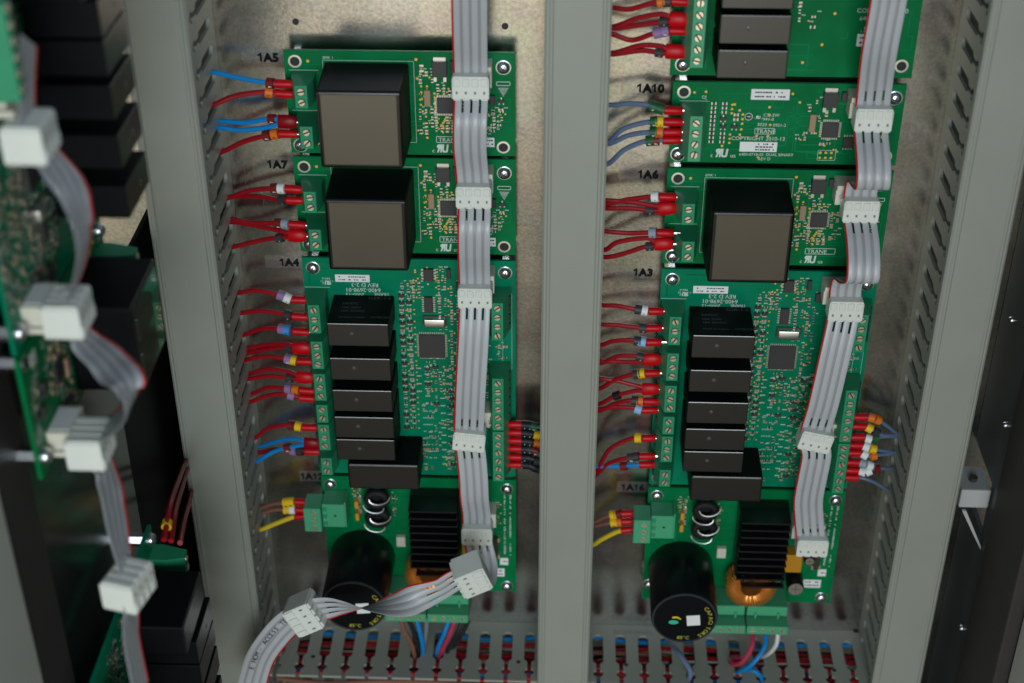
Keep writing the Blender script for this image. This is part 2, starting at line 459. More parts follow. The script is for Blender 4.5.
for xa, xb, lb in ((-128.7, 14.2, 'level grey slotted duct below the left board column'), (42.4, 190.2, 'level grey slotted duct below the right board column')):
    dd = duct(lb, -222.0, -194.5, xa, xb, 10.0, horizontal=True, outer=(True, True))
    lettering('ECOKANAL', 3.0, 'emboss', dd, 12 if xa < 0 else 14, 13.8, 7.0, (R(-90), 0, 0))
    for q in (1, 4):
        obj('rivet_hole', cached('rh', lambda: MB().cyl((0, 0), 1.2, -0.08, 0.1, 12).mesh('rivet_hole', 'hole_dark')), dd, (xb * 0 + (7.8 + 12.5 * (3 * q - 2)), -31, 13.75), (R(-90), 0, 0))
# ------------------------------------------------------------------ pieces of the boards (board frame: x right, -y out, z up from the top left corner)
def terminal(parent, x, ztop, n, flip=False, m='green_plastic', h=15.5, extra=0.4, light=False, loc_h=0):
    """n-way screw terminal block; x = outer edge at the board, ztop = upper end; wires enter at the outer side"""
    L = n * 5.08 + extra
    s = -1 if flip else 1
    def make():
        prof = [(0, 0), (0, -4.2), (3.2, -h), (8.6, -h), (10.4, -8.3), (10.4, 0)]
        mb = MB()
        mb.prism([(s * a, b) for a, b in prof], -L, 0, 'z', 0)
        for k in range(n):
            z = -(k + 0.5) * 5.08 - extra / 2
            mb.cyl((s * 5.9, z), 1.8, -h - 0.04, -h + 0.3, 14, 1)
            mb.box(min(s * 0.2, s * 3.6), max(s * 0.2, s * 3.6), -7.6, -3.4, z - 1.7, z + 1.7, 1)
        return mb.mesh('terminal_block', [m, 'hole_dark'])
    t = obj('terminal_block', cached(('term', n, flip, m, h, extra), make), parent, (x, -loc_h, ztop))
    def scr():
        mb = MB()
        for a in (0, 1):
            pts = [(1.6 * math.cos(q), 1.6 * math.sin(q)) for q in [R(9) + k * R(162) / 8 for k in range(9)]]
            if a: pts = [(-u, -v) for u, v in pts]
            mb.prism(pts, -0.55, 0.2, 'y', 0)
        return mb.mesh('screw', 'screw_brass', 0.12)
    me = cached('tscrew', scr)
    rng = random.Random(int(x * 7 + ztop * 13 + n))
    for k in range(n):
        z = -(k + 0.5) * 5.08 - extra / 2
        obj('screw', me, t, (s * 5.9, -h, z), (0, rng.uniform(0, 3.1), 0))
    return t
def mount(parent, x, z, screw=True):
    if screw:
        obj('mounting_screw', screw_mesh(2.9), parent, (x, -0.55, z), (0, (x * 3.7 + z) % 1.5, 0))
        obj('washer', cached('washer', lambda: MB().lathe((0, 0), [(3.4, 0), (3.4, -0.45), (1.2, -0.45)], 20).mesh('washer', 'zinc')), parent, (x, -0.05, z))
    else:
        obj('mounting_hole', cached('mhole', lambda: MB().cyl((0, 0), 2.15, -0.16, 0, 20, 0).lathe((0, 0), [(3.0, 0), (3.0, -0.12), (2.1, -0.14), (2.1, 0)], 24, 1).mesh('mounting_hole', ['hole_dark', 'tin'])), parent, (x, -0.02, z))
    obj('standoff', cached('standoff', lambda: MB().cyl((0, 0), 3.0, 1.7, 9.95, 6).mesh('standoff', 'zinc')), parent, (x, 0, z))
def chip(parent, x0, x1, z0, z1, h=1.4, pins='lr', n=8, m='chip_black', name='chip'):
    """x0..x1, z0 (top)..z1 (bottom); pins as sub-part"""
    o = obj(name, cached((name, round(x1 - x0, 2), round(z0 - z1, 2), h, m), lambda: MB().box(0, x1 - x0, -h, -0.15, -(z0 - z1), 0).mesh(name, m, 0.18)), parent, (x0, 0, z0))
    if pins:
        def make():
            mb = MB()
            wv, hv = x1 - x0, z0 - z1
            if 'l' in pins or 'r' in pins:
                for k in range(n):
                    z = -hv * (k + 0.5) / n
                    q = hv / n * 0.27
                    if 'l' in pins: mb.box(-1.1, 0.05, -0.45, -0.05, z - q, z + q)
                    if 'r' in pins: mb.box(wv - 0.05, wv + 1.1, -0.45, -0.05, z - q, z + q)
            if 't' in pins or 'b' in pins:
                for k in range(n):
                    x = wv * (k + 0.5) / n
                    q = wv / n * 0.27
                    if 't' in pins: mb.box(x - q, x + q, -0.45, -0.05, -0.05, 1.1)
                    if 'b' in pins: mb.box(x - q, x + q, -0.45, -0.05, -hv - 1.1, -hv + 0.05)
            return mb.mesh('pins', 'tin')
        obj('pins', cached(('pins', round(x1 - x0, 2), round(z0 - z1, 2), pins, n), make), o)
    return o
def dpak(parent, x, z):
    o = chip(parent, x, x + 6.6, z, z - 7, 2.3, '', name='power_transistor')
    obj('tab', cached('dptab', lambda: MB().box(0.5, 6.1, -0.9, -0.05, -0.2, 1.9).box(0.4, 1.9, -0.6, -0.05, -9.8, -6.9).box(4.7, 6.2, -0.6, -0.05, -9.8, -6.9).mesh('tab', 'tin', 0.1)), o)
def relay(parent, x, z, w_=29, d_=12.6, h=26, name='relay', bev=0.5, printed=False):
    def make():
        mb = MB().box(0, w_, -h, -0.1, -d_, 0, 0)
        return mb.mesh(name, ['relay_black', 'black_plastic'], bev, seg=2 if name == 'relay' else 4)
    o = obj(name, cached((name, w_, d_, h), make), parent, (x, 0, z))
    for pl_ in o.data.polygons:                       # smooth moulded face, matt sides
        pl_.material_index = 0 if pl_.normal.y < (-0.7 if name == 'relay' else -0.3) else 1
    if name == 'relay':
        obj('dimple', cached('dimple', lambda: MB().lathe((0, 0), [(1.1, 0), (1.0, -0.12), (0.4, -0.1), (0.02, -0.35)], 12).mesh('dimple', 'dimple_grey', smooth=True)), o, (11.5, -h, -5.6))
    if printed:                                       # faint print on the upper side
        for s_, sz, u, v in (('G2R-1-E', 2.3, 17, 3.0), ('24VDC', 1.9, 5, 8), ('16A 250V', 1.7, 5, 11.5), ('16A 30VDC', 1.7, 5, 14.5), ('MADE IN CHINA', 1.2, 5, 20), ('OMRON', 1.7, 20, 20)):
            lettering(s_, sz, 'relay_print', o, u, 0.04, v + 1, (R(-90), 0, 0), name='print')
    return o
def transformer(parent, x, z, w_=36.5, d_=36.5, h=31):
    def make():
        mb = MB()
        b, t = 0.0, 1.0
        vs = [(-0.5, -0.1, 0.4), (w_ + 0.6, -0.1, 0.4), (w_ + 0.6, -0.1, -d_ - 0.4), (-0.5, -0.1, -d_ - 0.4), (0, -h, 0), (w_, -h, 0), (w_, -h, -d_), (0, -h, -d_)]
        mb.add(vs, [(0, 1, 2, 3), (4, 5, 6, 7), (0, 4, 5, 1), (1, 5, 6, 2), (2, 6, 7, 3), (3, 7, 4, 0)])
        me = mb.mesh('transformer', ['black_plastic', 'rim_gloss'], 1.2, seg=4)
        for p in me.polygons:
            p.material_index = 1 if p.normal.y < -0.3 else 0
        return me
    o = obj('transformer', cached(('tf', w_, d_, h), make), parent, (x, 0, z))
    obj('potted_face', cached(('tff', w_, d_), lambda: MB().box(1.9, w_ - 1.9, -0.12, 0, -d_ + 1.9, -1.5).mesh('potted_face', 'potting_face', 0.12)), o, (0, -h, 0))
    return o
def header(parent, x, z, n=4):
    """4-pin header, centre x, z; 9 mm high with a friction wall"""
    def make():
        mb = MB().box(-8.2, 8.2, -8.6, -0.1, -5.2, 2.0, 0).box(-8.2, 8.2, -10.6, -0.12, 3.0, 5.2, 0)
        mb.box(-8.1, 8.1, -2.5, -0.14, 1.9, 3.1, 0)
        for k in range(n):
            mb.box(-5.94 + k * 3.96 - 0.55, -5.94 + k * 3.96 + 0.55, -12.5, -8.5, -1.2, -0.1, 1)
        return mb.mesh('header', ['header_cream', 'tin'])
    return obj('header', cached('header', make), parent, (x, 0, z))
def label(parent, x, z, w_, d_, lines=2, seed=1, code=False):
    def make():
        mb = MB().box(0, w_, -0.14, -0.02, -d_, 0, 0)
        rng = random.Random(seed)
        for k in range(lines):                               # fine print too small to read: broken dashes
            zc = -d_ * (k + 0.75) / (lines + 0.5)
            x = w_ * (0.42 if code else 0.10)
            while x < w_ * 0.9:
                q = rng.uniform(0.4, 1.1)
                if x + q > w_ * 0.93: break
                if rng.random() > 0.15: mb.box(x, x + q, -0.17, -0.13, zc - d_ * 0.07, zc + d_ * 0.07, 1)
                x += q + rng.uniform(0.2, 0.4)
        return mb.mesh('label', ['label_white', 'print_black'])
    return obj('label', cached(('label', w_, d_, lines, seed, code), make), parent, (x, 0, z))
def smd_mesh(key, items, vias, silk):
    """items (kind, x, z, vertical): tiny parts; vias (x, z, r); silk (x0, x1, z0, z1): one mesh"""
    def make():
        mb = MB()
        for kind, x, z, v in items:
            if kind == 'sot':
                mb.box(x - 1.45, x + 1.45, -1.0, -0.1, z - 0.75, z + 0.75, 3)
                for a, b in ((-0.95, -1.2), (0.95, -1.2), (0, 1.2)):
                    mb.box(x + a - 0.25, x + a + 0.25, -0.3, -0.05, z + b - 0.5, z + b + 0.5, 1)
                continue
            L, D, h = {'r': (2.2, 1.2, 0.5), 'c': (2.2, 1.3, 0.9), 'rs': (1.7, 0.9, 0.45), 'cs': (1.7, 0.9, 0.7), 'cb': (3.4, 1.7, 1.3)}[kind]
            body = 0 if kind[0] == 'r' else 2
            a, b = (L / 2, D / 2) if not v else (D / 2, L / 2)
            e_ = L * 0.24
            if not v:
                mb.box(x - a + e_, x + a - e_, -h, -0.04, z - b, z + b, body, True)
                mb.box(x - a, x - a + e_, -h - 0.02, -0.04, z - b - 0.05, z + b + 0.05, 1, True)
                mb.box(x + a - e_, x + a, -h - 0.02, -0.04, z - b - 0.05, z + b + 0.05, 1, True)
            else:
                mb.box(x - a, x + a, -h, -0.04, z - b + e_, z + b - e_, body, True)
                mb.box(x - a - 0.05, x + a + 0.05, -h - 0.02, -0.04, z - b, z - b + e_, 1, True)
                mb.box(x - a - 0.05, x + a + 0.05, -h - 0.02, -0.04, z + b - e_, z + b, 1, True)
        for x, z, r in vias:
            mb.cyl((x, z), r, -0.09, -0.02, 8, 4)
        for x0, x1, z0, z1 in silk:
            mb.box(x0, x1, -0.07, -0.02, min(z0, z1), max(z0, z1), 5, True)
        return mb.mesh('surface_mount_parts', ['resistor_dark', 'tin', 'ceramic_tan', 'chip_black', 'gold_via', 'silk_white'])
    return cached(('smd', key), make)
def scatter(rng, regs, avoid=()):
    """components on a loose grid inside regions (x0, x1, ztop, zbot, dx, dz, fill)"""
    items, vias, silk = [], [], []
    for x0, x1, zt, zb, dx, dz, fill in regs:
        z = zt - dz / 2
        while z > zb:
            x = x0 + dx / 2
            while x < x1:
                if rng.random() < fill and not any(a < x < b and c > z > d for a, b, c, d in avoid):
                    k = rng.choice(['r', 'rs', 'c', 'cs', 'rs', 'r', 'sot'] if dx > 3.3 else ['r', 'rs', 'cs', 'c'])
                    v = dx < 3.0 or rng.random() < 0.4
                    jx, jz = rng.uniform(-0.12, 0.12), rng.uniform(-0.12, 0.12)
                    items.append((k, x + jx, z + jz, v))
                    if rng.random() < 0.45:
                        q = rng.choice([-1, 1])
                        vias.append((x + q * dx * 0.48, z + rng.uniform(-1, 1) * dz * 0.45, rng.uniform(0.35, 0.5)))
                    if rng.random() < 0.6:                   # illegible part marks
                        a = x + rng.choice([-1, 1]) * dx * 0.35
                        zc = z + dz * 0.46
                        for t in range(rng.choice([2, 3])):
                            silk.append((a + t * 0.6, a + t * 0.6 + 0.38, zc, zc + 0.55))
                x += dx
            z -= dz
    return items, vias, silk
def traces(key, n, box_, seed):
    def make():
        rng = random.Random(seed)
        mb = MB()
        x0, x1, zt, zb = box_
        for k in range(n):
            x, z = rng.uniform(x0, x1), rng.uniform(zb, zt)
            wv = rng.choice([0.22, 0.3, 0.45])
            for q in range(rng.choice([2, 3, 4])):
                if q % 2:
                    z2 = max(zb, min(zt, z + rng.uniform(-16, 16)))
                    mb.box(x - wv / 2, x + wv / 2, -0.03, -0.005, min(z, z2), max(z, z2), 0, True)
                    z = z2
                else:
                    x2 = max(x0, min(x1, x + rng.uniform(-22, 22)))
                    mb.box(min(x, x2), max(x, x2), -0.03, -0.005, z - wv / 2, z + wv / 2, 0, True)
                    x = x2
        return mb.mesh('copper_traces', 'trace_green')
    return cached(('traces', key), make)
def ul_mark(parent, x, z, size, upside=False):
    rot = (0, R(180), 0) if upside else (0, 0, 0)
    s = -1 if upside else 1
    lettering('c', size * 0.5, 'silk_white', parent, x, z, 0.02, rot)
    # the mirrored R and the U of the recognised-component mark, set slanting
    me = cached(('ru', size), lambda: MB().prism([(0.0, 0), (0.55, 0), (1.0, 1.2), (1.2, 1.2), (1.1, 0), (1.6, 0), (1.9, 3), (0.6, 3), (0.1, 2.7), (0.0, 2.0), (0.45, 1.4)], -0.07, 0, 'y')
                .prism([(1.9, 3), (2.5, 3), (2.3, 1.0), (2.6, 0.6), (3.1, 0.7), (3.4, 3), (4.0, 3), (3.7, 0.4), (3.3, 0), (2.2, 0), (1.75, 0.5)], -0.08, 0, 'y').mesh('mark', 'silk_white'))
    o = obj('mark', me, parent, (x + s * size * 0.55, -0.02, z), rot)
    o.scale = (size / 3, 1, size / 3)
    lettering('us', size * 0.5, 'silk_white', parent, x + s * size * 2.1, z, 0.02, rot)
def board(name_label, X0, Z0, H, mask='green_solder_mask', side=None, group='green circuit boards', wid=101.6, traces_n=60, key=''):
    if side is None:
        b = thing('circuit_board', name_label, 'circuit board', (X0, 0, Z0), group=group)
    else:                                            # on the left side panel, turned upside down, facing right
        b = thing('circuit_board', name_label, 'circuit board', (0, 0, 0), group=group)
        # board x -> -Y, board -y -> +X, board z -> -Z
        b.matrix_world = Matrix(((0, -1, 0, BX * S), (-1, 0, 0, X0 * S), (0, 0, -1, Z0 * S), (0, 0, 0, 1)))
    obj('laminate', cached(('lam', wid, H, mask), lambda: MB().box(0, wid, 0, 1.6, -H, 0).mesh('laminate', mask, 0.12)), b)
    if traces_n:
        tag(obj('copper_traces', traces(key + str(H), traces_n, (3, wid - 2, -3, -H + 3), int(H * 10)), b), None, kind='stuff')
    return b
def silk_rect(x0, x1, z0, z1, t=0.16):
    return [(x0, x1, z0, z0 - t), (x0, x1, z1, z1 + t), (x0, x0 + t, z0, z1), (x1 - t, x1, z0, z1)]
# ------------------------------------------------------------------ board kinds
def smd_object(b, key, items, vias, silk):
    tag(obj('surface_mount_parts', smd_mesh(key, items, vias, silk), b), None, kind='stuff')
def board_transformer(lab, X0, Z0, side=None, group='transformer input boards'):
    H = 49.6
    b = board(lab, X0, Z0, H, side=side, group=group, key='A', traces_n=45)
    mount(b, 4.9, -5.2, False); mount(b, 96.4, -6.6); mount(b, 96.2, -45.2, False); mount(b, 4.6, -45.4)
    terminal(b, 3.4, -10.0, 2); terminal(b, 4.4, -29.3, 2)
    transformer(b, 18.4, -5.5, 36.0, 36.0, 31 if side is None else 25)
    header(b, 83.4, -7.6)
    dpak(b, 65.2, -4.0)
    chip(b, 66.8, 74.3, -21.2, -28.7, 1.2, 'lrtb', 10)
    chip(b, 61.3, 64.1, -17.5, -25.2, 1.6, '', m='ceramic_tan', name='crystal')
    chip(b, 73.0, 75.2, -3.6, -8.0, 1.6, '', name='diode')
    chip(b, 90.0, 92.6, -19.6, -24.2, 1.6, '', name='diode')
    chip(b, 85.4, 88.4, -25.5, -31.5, 1.6, 'l', 3)
    rng = random.Random(5)
    it, vi, si = scatter(rng, [(58.6, 66, -8, -16, 2.6, 3.6, 0.7), (58, 66, -26, -40, 2.6, 3.4, 0.75), (65, 75.5, -30, -39, 2.5, 2.7, 0.75), (87, 97, -26, -42, 3.0, 3.2, 0.45), (75.2, 80, -20, -37, 2.5, 3.2, 0.6), (87, 96, -26, -36, 3.4, 3.4, 0.5), (66, 74, -14.5, -20, 2.7, 2.9, 0.6)])
    it += [('sot', 95.4, -22.6, False), ('c', 95.2, -26.6, False), ('cb', 60.6, -7.2, True)]
    vi += [(10.6, -5.0, 0.7), (12.5, -44.5, 0.7), (58.2, -3.6, 0.7), (58.4, -12.5, 0.6), (62, -41, 0.6)] + [(66.8 + 2.6 * a, -33.6 - 2.6 * c, 0.55) for a in range(3) for c in range(2)] + [(rng.uniform(59, 74), rng.uniform(-39, -16), 0.52) for k in range(42)]
    si += silk_rect(17, 57.2, -4.4, -43.5) + [(2, 15, -9.2, -9.36), (2, 15, -28.4, -28.56)] + silk_rect(66, 80, -40.2, -43.4, 0.25)
    # crest with hatching beside the header
    si += silk_rect(93.2, 99.4, -13.4, -15.4, 0.3) + [(94 + k * 0.35, 98.6 - k * 0.35, -16.4 - k * 0.62, -16.65 - k * 0.62) for k in range(7)]
    smd_object(b, 'A', it, vi, si)
    lettering('TRANE', 2.1, 'silk_white', b, 67.0, -42.9, 0.03)
    ul_mark(b, 64, -48.2, 4.0)
    label(b, 86.6, -40.5, 5.6, 4.6, 2, 3)
    lettering('REV G', 1.5, 'silk_white', b, 89, -36.5, 0.03)
    lettering('EMK 1', 1.3, 'silk_white', b, 17.2, -3.9, 0.03)
    return b
def board_relay(lab, X0, Z0, side=None, group='relay output boards'):
    H = 128.6
    b = board(lab, X0, Z0, H, mask='teal_solder_mask', side=side, group=group, key='B', traces_n=120)
    mount(b, 5.2, -5.4); mount(b, 96.6, -6.2); mount(b, 96.6, -122.5); mount(b, 4.6, -123.8)
    z = -17.0
    for n, zt in ((3, -17.0), (3, -37.5), (3, -56.2), (2, -74.6), (3, -86.6), (2, -107.4)):
        terminal(b, 0.8, zt, n)
    if side is None:
        terminal(b, 99.4, -14.0, 4, True); terminal(b, 99.4, -56.8, 6, True)
    terminal(b, 99.4, -88.6, 6, True)
    for k, zt in enumerate((-20.2, -39.6, -58.0, -73.8, -87.4)):
        relay(b, 14.2, zt, printed=(k == 0 and side is None))
    relay(b, 18.8, -103.4, 35.4, 15.6, 25, name='power_relay', bev=1.1)
    header(b, 83.6, -7.6); header(b, 83.4, -86.0)
    chip(b, 54.4, 67.0, -41.6, -54.8, 1.6, 'lrtb', 14)                       # controller
    chip(b, 57.6, 61.8, -20.2, -29.0, 1.5, 'lr', 7)
    chip(b, 57.8, 62.6, -4.6, -11.0, 1.6, 'lr', 4)
    chip(b, 68.8, 70.8, -4.4, -9.6, 1.6, '', name='diode')
    chip(b, 73.2, 76.6, -11.2, -16.0, 2.0, '', name='diode')
    cr = obj('crystal', cached('xtal', lambda: MB().prism([(x + 4.6 * math.cos(t) * (1 if True else 1), y) for x, y, t in []] or [(0, -0.3), (0, -3.2), (0.6, -3.8), (10.2, -3.8), (10.8, -3.2), (10.8, -0.3)], -4.4, 0, 'z').mesh('crystal', 'tin', 0.7, seg=3, smooth=True)), b, (57.0, 0, -31.4))
    obj('base', cached('xtalb', lambda: MB().box(-0.5, 11.3, -0.6, -0.1, -4.9, 0.5).mesh('base', 'chip_black')), cr)
    rng = random.Random(11)
    it, vi, si = [], [], []
    for cx_, dz in ((46.6, 3.9), (50.4, 3.7)):                               # long columns of small parts beside the relays
        zz = -20.0
        while zz > -100:
            it.append((rng.choice(['sot', 'r', 'rs', 'sot', 'c']), cx_ + rng.uniform(-0.2, 0.2), zz, rng.random() < 0.3))
            vi.append((cx_ + 2.2, zz + rng.uniform(-1, 1), 0.42))
            for t in range(3): si.append((cx_ - 1 + t * 0.65, cx_ - 0.6 + t * 0.65, zz + 1.7, zz + 2.3))
            zz -= dz
    for cx_, dz, zt, zb in ((58, 4.6, -62, -80), (62, 4.4, -61, -84), (69.5, 4.6, -66, -122), (72.9, 4.6, -62, -122), (77.0, 5.2, -60, -122)):
        zz = zt
        while zz > zb:
            it.append((rng.choice(['sot', 'r', 'rs', 'cs', 'c']), cx_, zz, True))
            if rng.random() < 0.7: vi.append((cx_ + 1.7, zz + 1.6, 0.42))
            for t in range(4): si.append((cx_ - 5.5 + t * 0.6, cx_ - 5.1 + t * 0.6, zz - 0.3, zz + 0.3))
            zz -= dz
    a, c, d = scatter(rng, [(63.5, 75, -10, -40, 2.9, 3.3, 0.75), (46, 57, -12, -22, 2.7, 3.3, 0.7), (63, 68, -4, -12, 2.6, 3.2, 0.8), (69.0, 76, -40, -62, 2.8, 3.3, 0.75), (86, 89.5, -16, -80, 2.8, 4.0, 0.6), (54, 78, -56, -124, 3.0, 4.1, 0.30), (54, 66, -57, -62, 2.8, 3, 0.5), (92, 97, -46, -56, 3, 3.4, 0.9)])
    it += a; vi += c; si += d
    vi += [(50 + rng.uniform(0, 14), -4 - rng.uniform(0, 12), 0.5) for k in range(26)]
    for k in range(9):                                                        # blocks of faint text
        zz = -84 - k * 4.2
        si += [(55 + t * 0.8, 55.35 + t * 0.8, zz, zz + 0.6) for t in range(8) if rng.random() > 0.25]
    si += [(0.4, 12.5, -16.2, -16.36)] + silk_rect(95.2, 99.8, -18, -62, 0.12)
    smd_object(b, 'B', it, vi, si)
    if side is not None:
        q = scatter(random.Random(71), [(58, 99, -14, -42, 3.0, 3.2, 0.6), (70, 99, -42, -84, 3.0, 3.2, 0.6)])
        tag(obj('small_parts', smd_mesh('Bside', *q), b), None, kind='stuff')
    label(b, 15.4, -9.0, 16.5, 4.0, 2, 9)
    up = (0, R(180), 0)
    lettering('REV D 2-3', 2.2, 'silk_white', b, 36, -13.6, 0.03, up)
    lettering('6400-2698-01', 2.2, 'silk_white', b, 37, -16.4, 0.03, up)
    lettering('2000-15', 2.0, 'silk_white', b, 29, -19.2, 0.03, up)
    lettering('TRANE', 1.7, 'silk_white', b, 41, -18.9, 0.03, up)
    lettering('94V-0', 1.2, 'silk_white', b, 13, -10.8, 0.03, up); lettering('CTI-3', 1.2, 'silk_white', b, 13, -13.4, 0.03, up)
    ul_mark(b, 14.5, -12.5, 2.3, True)
    return b
def choke(parent, x, z):
    """two black ring cores side by side, each with bare wire turns"""
    ring = cached('choke', lambda: MB().tube([(5.0 * math.cos(t), -7.5, 4.2 * math.sin(t)) for t in [k * math.pi / 10 for k in range(21)]], 2.1, 10, caps=False).box(-4, 4, -6, -0.1, -3, 3).mesh('choke', 'core_black', smooth=True))
    arc = cached('bare_wire', lambda: MB().tube([(5.4 * math.cos(t), -11.0 - 1.2 * math.sin(t), 0.8 * math.cos(t) - 3.4 * math.sin(t)) for t in [q * math.pi / 10 for q in range(11)]], 0.45, 8).mesh('bare_wire', 'tin', smooth=True))
    for k in range(2):
        o = obj('choke', ring, parent, (x, 0, z - k * 12.6))
        for j in range(2):
            a = obj('bare_wire', arc, o, (1.8 if j == 0 else -1.4, 0, 3.4 - j * 5.6))
            if j: a.scale = (-1, 1, 1)
def board_power(lab, X0, Z0, group='power supply boards'):
    H = 77.0
    b = board(lab, X0, Z0, H, group=group, key='C', traces_n=50)
    mount(b, 4.6, -5.0); mount(b, 96.8, -5.6); mount(b, 96.6, -72.6); mount(b, 3.4, -66)
    # plug-in supply connector, three ways, overhanging the left edge
    pl = obj('plug_connector', cached('plug3', lambda: MB().prism([(-8.2, -3), (-8.2, -16), (0.7, -16), (0.7, -3)], -15.2, 0, 'z', 0).mesh('plug_connector', 'pale_green_plastic', 0.35)), b, (0.6, 0, -9.3))
    obj('socket', cached('sock3', lambda: MB().box(0.9, 12.4, -12.5, -0.1, -14.6, 0.3, 0).prism([(12.4, -0.1), (12.4, -12.5), (13.3, -12.5), (13.3, -0.1)], -14.6, 1.8, 'z', 0).mesh('socket', 'pale_green_plastic', 0.3)), pl)
    for k in range(3):
        obj('screw', CACHE['tscrew'], pl, (-2.9, -16, -2.6 - k * 4.8), (0, 0.4 * k, 0))
        obj('notch', cached('notch', lambda: MB().box(1.2, 3.4, -12.65, -12.0, -1.3, 1.3).mesh('notch', 'green_plastic')), pl, (0, 0, -2.6 - k * 4.8))
    obj('key_hole', cached('kh', lambda: MB().cyl((0, 0), 0.7, -0.1, 0, 10).mesh('key_hole', 'hole_dark')), pl, (7.6, -12.5, -7))
    # large capacitor
    cp = obj('capacitor', cached('cap', lambda: MB().lathe((0, 0), [(16.8, -0.1), (17.2, -1.5), (17.2, -39.5), (16.6, -40.8), (15.6, -41)], 44, 0).mesh('capacitor', 'capacitor_sleeve', smooth=True)), b, (19.4, 0, -52.6))
    obj('end_disc', cached('capf', lambda: MB().lathe((0, 0), [(15.5, -40.6), (15.4, -41.15)], 40).mesh('end_disc', 'black_plastic')), cp)
    obj('rim', cached('capr', lambda: MB().tube([(16.2 * math.cos(t), -40.8, 16.2 * math.sin(t)) for t in [k * math.pi / 24 for k in range(49)]], 0.62, 6, caps=False).mesh('rim', 'capacitor_rim', smooth=True)), cp)
    obj('paper_label', cached('capl', lambda: MB().box(-3.4, 3.4, -41.32, -41.16, -3.4, 3.4).mesh('paper_label', 'label_white')), cp, (4.6, 0, -1.0), (0, R(-6), 0))
    obj('emblem', cached('emb', lambda: MB().prism([(2.6 * math.cos(t) - 5.5, 1.4 * math.sin(t) - 2.6) for t in [k * math.pi / 8 for k in range(16)]], -41.24, -41.16, 'y', 0)
        .prism([(-6.4, 0.1), (-3.8, 0.3), (-2.0, -0.8), (-1.6, -0.3), (-3.6, 1.4), (-6.2, 1.2)], -41.24, -41.16, 'y', 1).mesh('emblem', ['logo_green', 'logo_yellow'])), cp)
    s_ = 'CAPACITORS'
    for k, ch in enumerate(s_):
        t = R(42 - k * 10.0)
        lettering(ch, 2.3, 'print_yellow', cp, 12.4 * math.cos(t), 12.4 * math.sin(t) - 1, 41.16, (0, R(90) - t, 0))
    lettering('85\u00b0C', 2.2, 'print_yellow', cp, -3.2, -14.2, 41.16)
    choke(b, 29.6, -8.6)
    # finned heat sink
    hs = obj('heat_sink', cached('hs', lambda: MB().box(0, 25.5, -8, -0.6, -39, 0).mesh('heat_sink', 'heatsink_black')), b, (46.8, 0, -6.0))
    for k in range(9):
        obj('fin', cached('fin', lambda: MB().box(0.2, 25.3, -20, -8.02, -1.0, 0).mesh('fin', 'heatsink_black', 0.2)), hs, (0, 0, -k * 4.7))
    for k in range(9, 10):
        obj('fin', cached('fin_tip', lambda: MB().box(3.0, 25.3, -20.5, -16.4, -1.0, 0).mesh('fin', 'heatsink_black', 0.2)), hs, (0, 0, -k * 4.7))
    for x in (3.4, 24.0):
        obj('rail', cached('hsrail', lambda: MB().box(0, 1.2, -17.6, -16.2, -43.2, -37).mesh('rail', 'heatsink_black')), hs, (x, 0, 0))
    # copper wound toroid below the heat sink
    def toroid():
        mb = MB()
        n = 44
        for k in range(n):
            t = 2 * math.pi * k / n
            c, s2 = math.cos(t), math.sin(t)
            ring = []
            for q in range(11):
                u = 2 * math.pi * q / 10
                rr = 9.3 + 3.4 * max(-1, min(1, 1.35 * math.cos(u)))
                ring.append((rr * c, -10 + 5.2 * max(-1, min(1, 1.35 * math.sin(u))), rr * s2))
            mb.tube(ring, 0.6, 5)
        mb.tube([(9.3 * math.cos(t), -10, 9.3 * math.sin(t)) for t in [k * math.pi / 16 for k in range(33)]], 2.8, 8, 1, caps=False)
        return mb.mesh('toroid', ['copper_winding', 'core_black'], smooth=True)
    obj('toroid', cached('toroid', toroid), b, (56.2, -0.2, -55.0))
    chip(b, 38.0, 42.8, -38, -44.5, 3.0, '', m='header_cream', name='wire_clip')
    obj('amber_wrap', cached('amb', lambda: MB().box(0, 9.0, -8, -0.1, -12, 0).mesh('amber_wrap', 'amber_tape', 0.4)), b, (73.4, 0, -37))
    for x, z, r, h in ((85.4, -37.5, 3.0, 12), (80.0, -57, 4.6, 12)):
        o = obj('small_capacitor', cached(('scap', r), lambda: MB().lathe((0, 0), [(r, -0.1), (r, -h + 0.7), (r - 0.5, -h)], 24, 0).mesh('small_capacitor', 'capacitor_sleeve', smooth=True)), b, (x, 0, z))
        obj('top', cached(('scapt', r), lambda: MB().lathe((0, 0), [(r - 0.6, -h + 0.1), (r - 0.7, -h - 0.05)], 24, 0).box(-r * 0.6, r * 0.6, -h - 0.09, -h, -0.12, 0.12, 1).box(-0.12, 0.12, -h - 0.1, -h, -r * 0.6, r * 0.6, 1).mesh('top', ['tin', 'resistor_dark'])), o)
    header(b, 83.2, -19.8)
    fu = obj('fuse', cached('fuse', lambda: MB().tube([(0, -3.4, 0), (0, -3.4, -13)], 1.9, 12).mesh('fuse', 'potting_face', smooth=True)), b, (90.6, 0, -36))
    for z in (0, -11):
        obj('fuse_clip', cached('fclip', lambda: MB().box(-2.6, 2.6, -4.6, -0.1, -2.4, 0).mesh('fuse_clip', 'screw_brass', 0.2)), fu, (0, 0, z - 0.2))
    label(b, 86, -60.5, 9.4, 5.6, 2, 21)
    label(b, 93, -53, 4.4, 4.8, 1, 22)
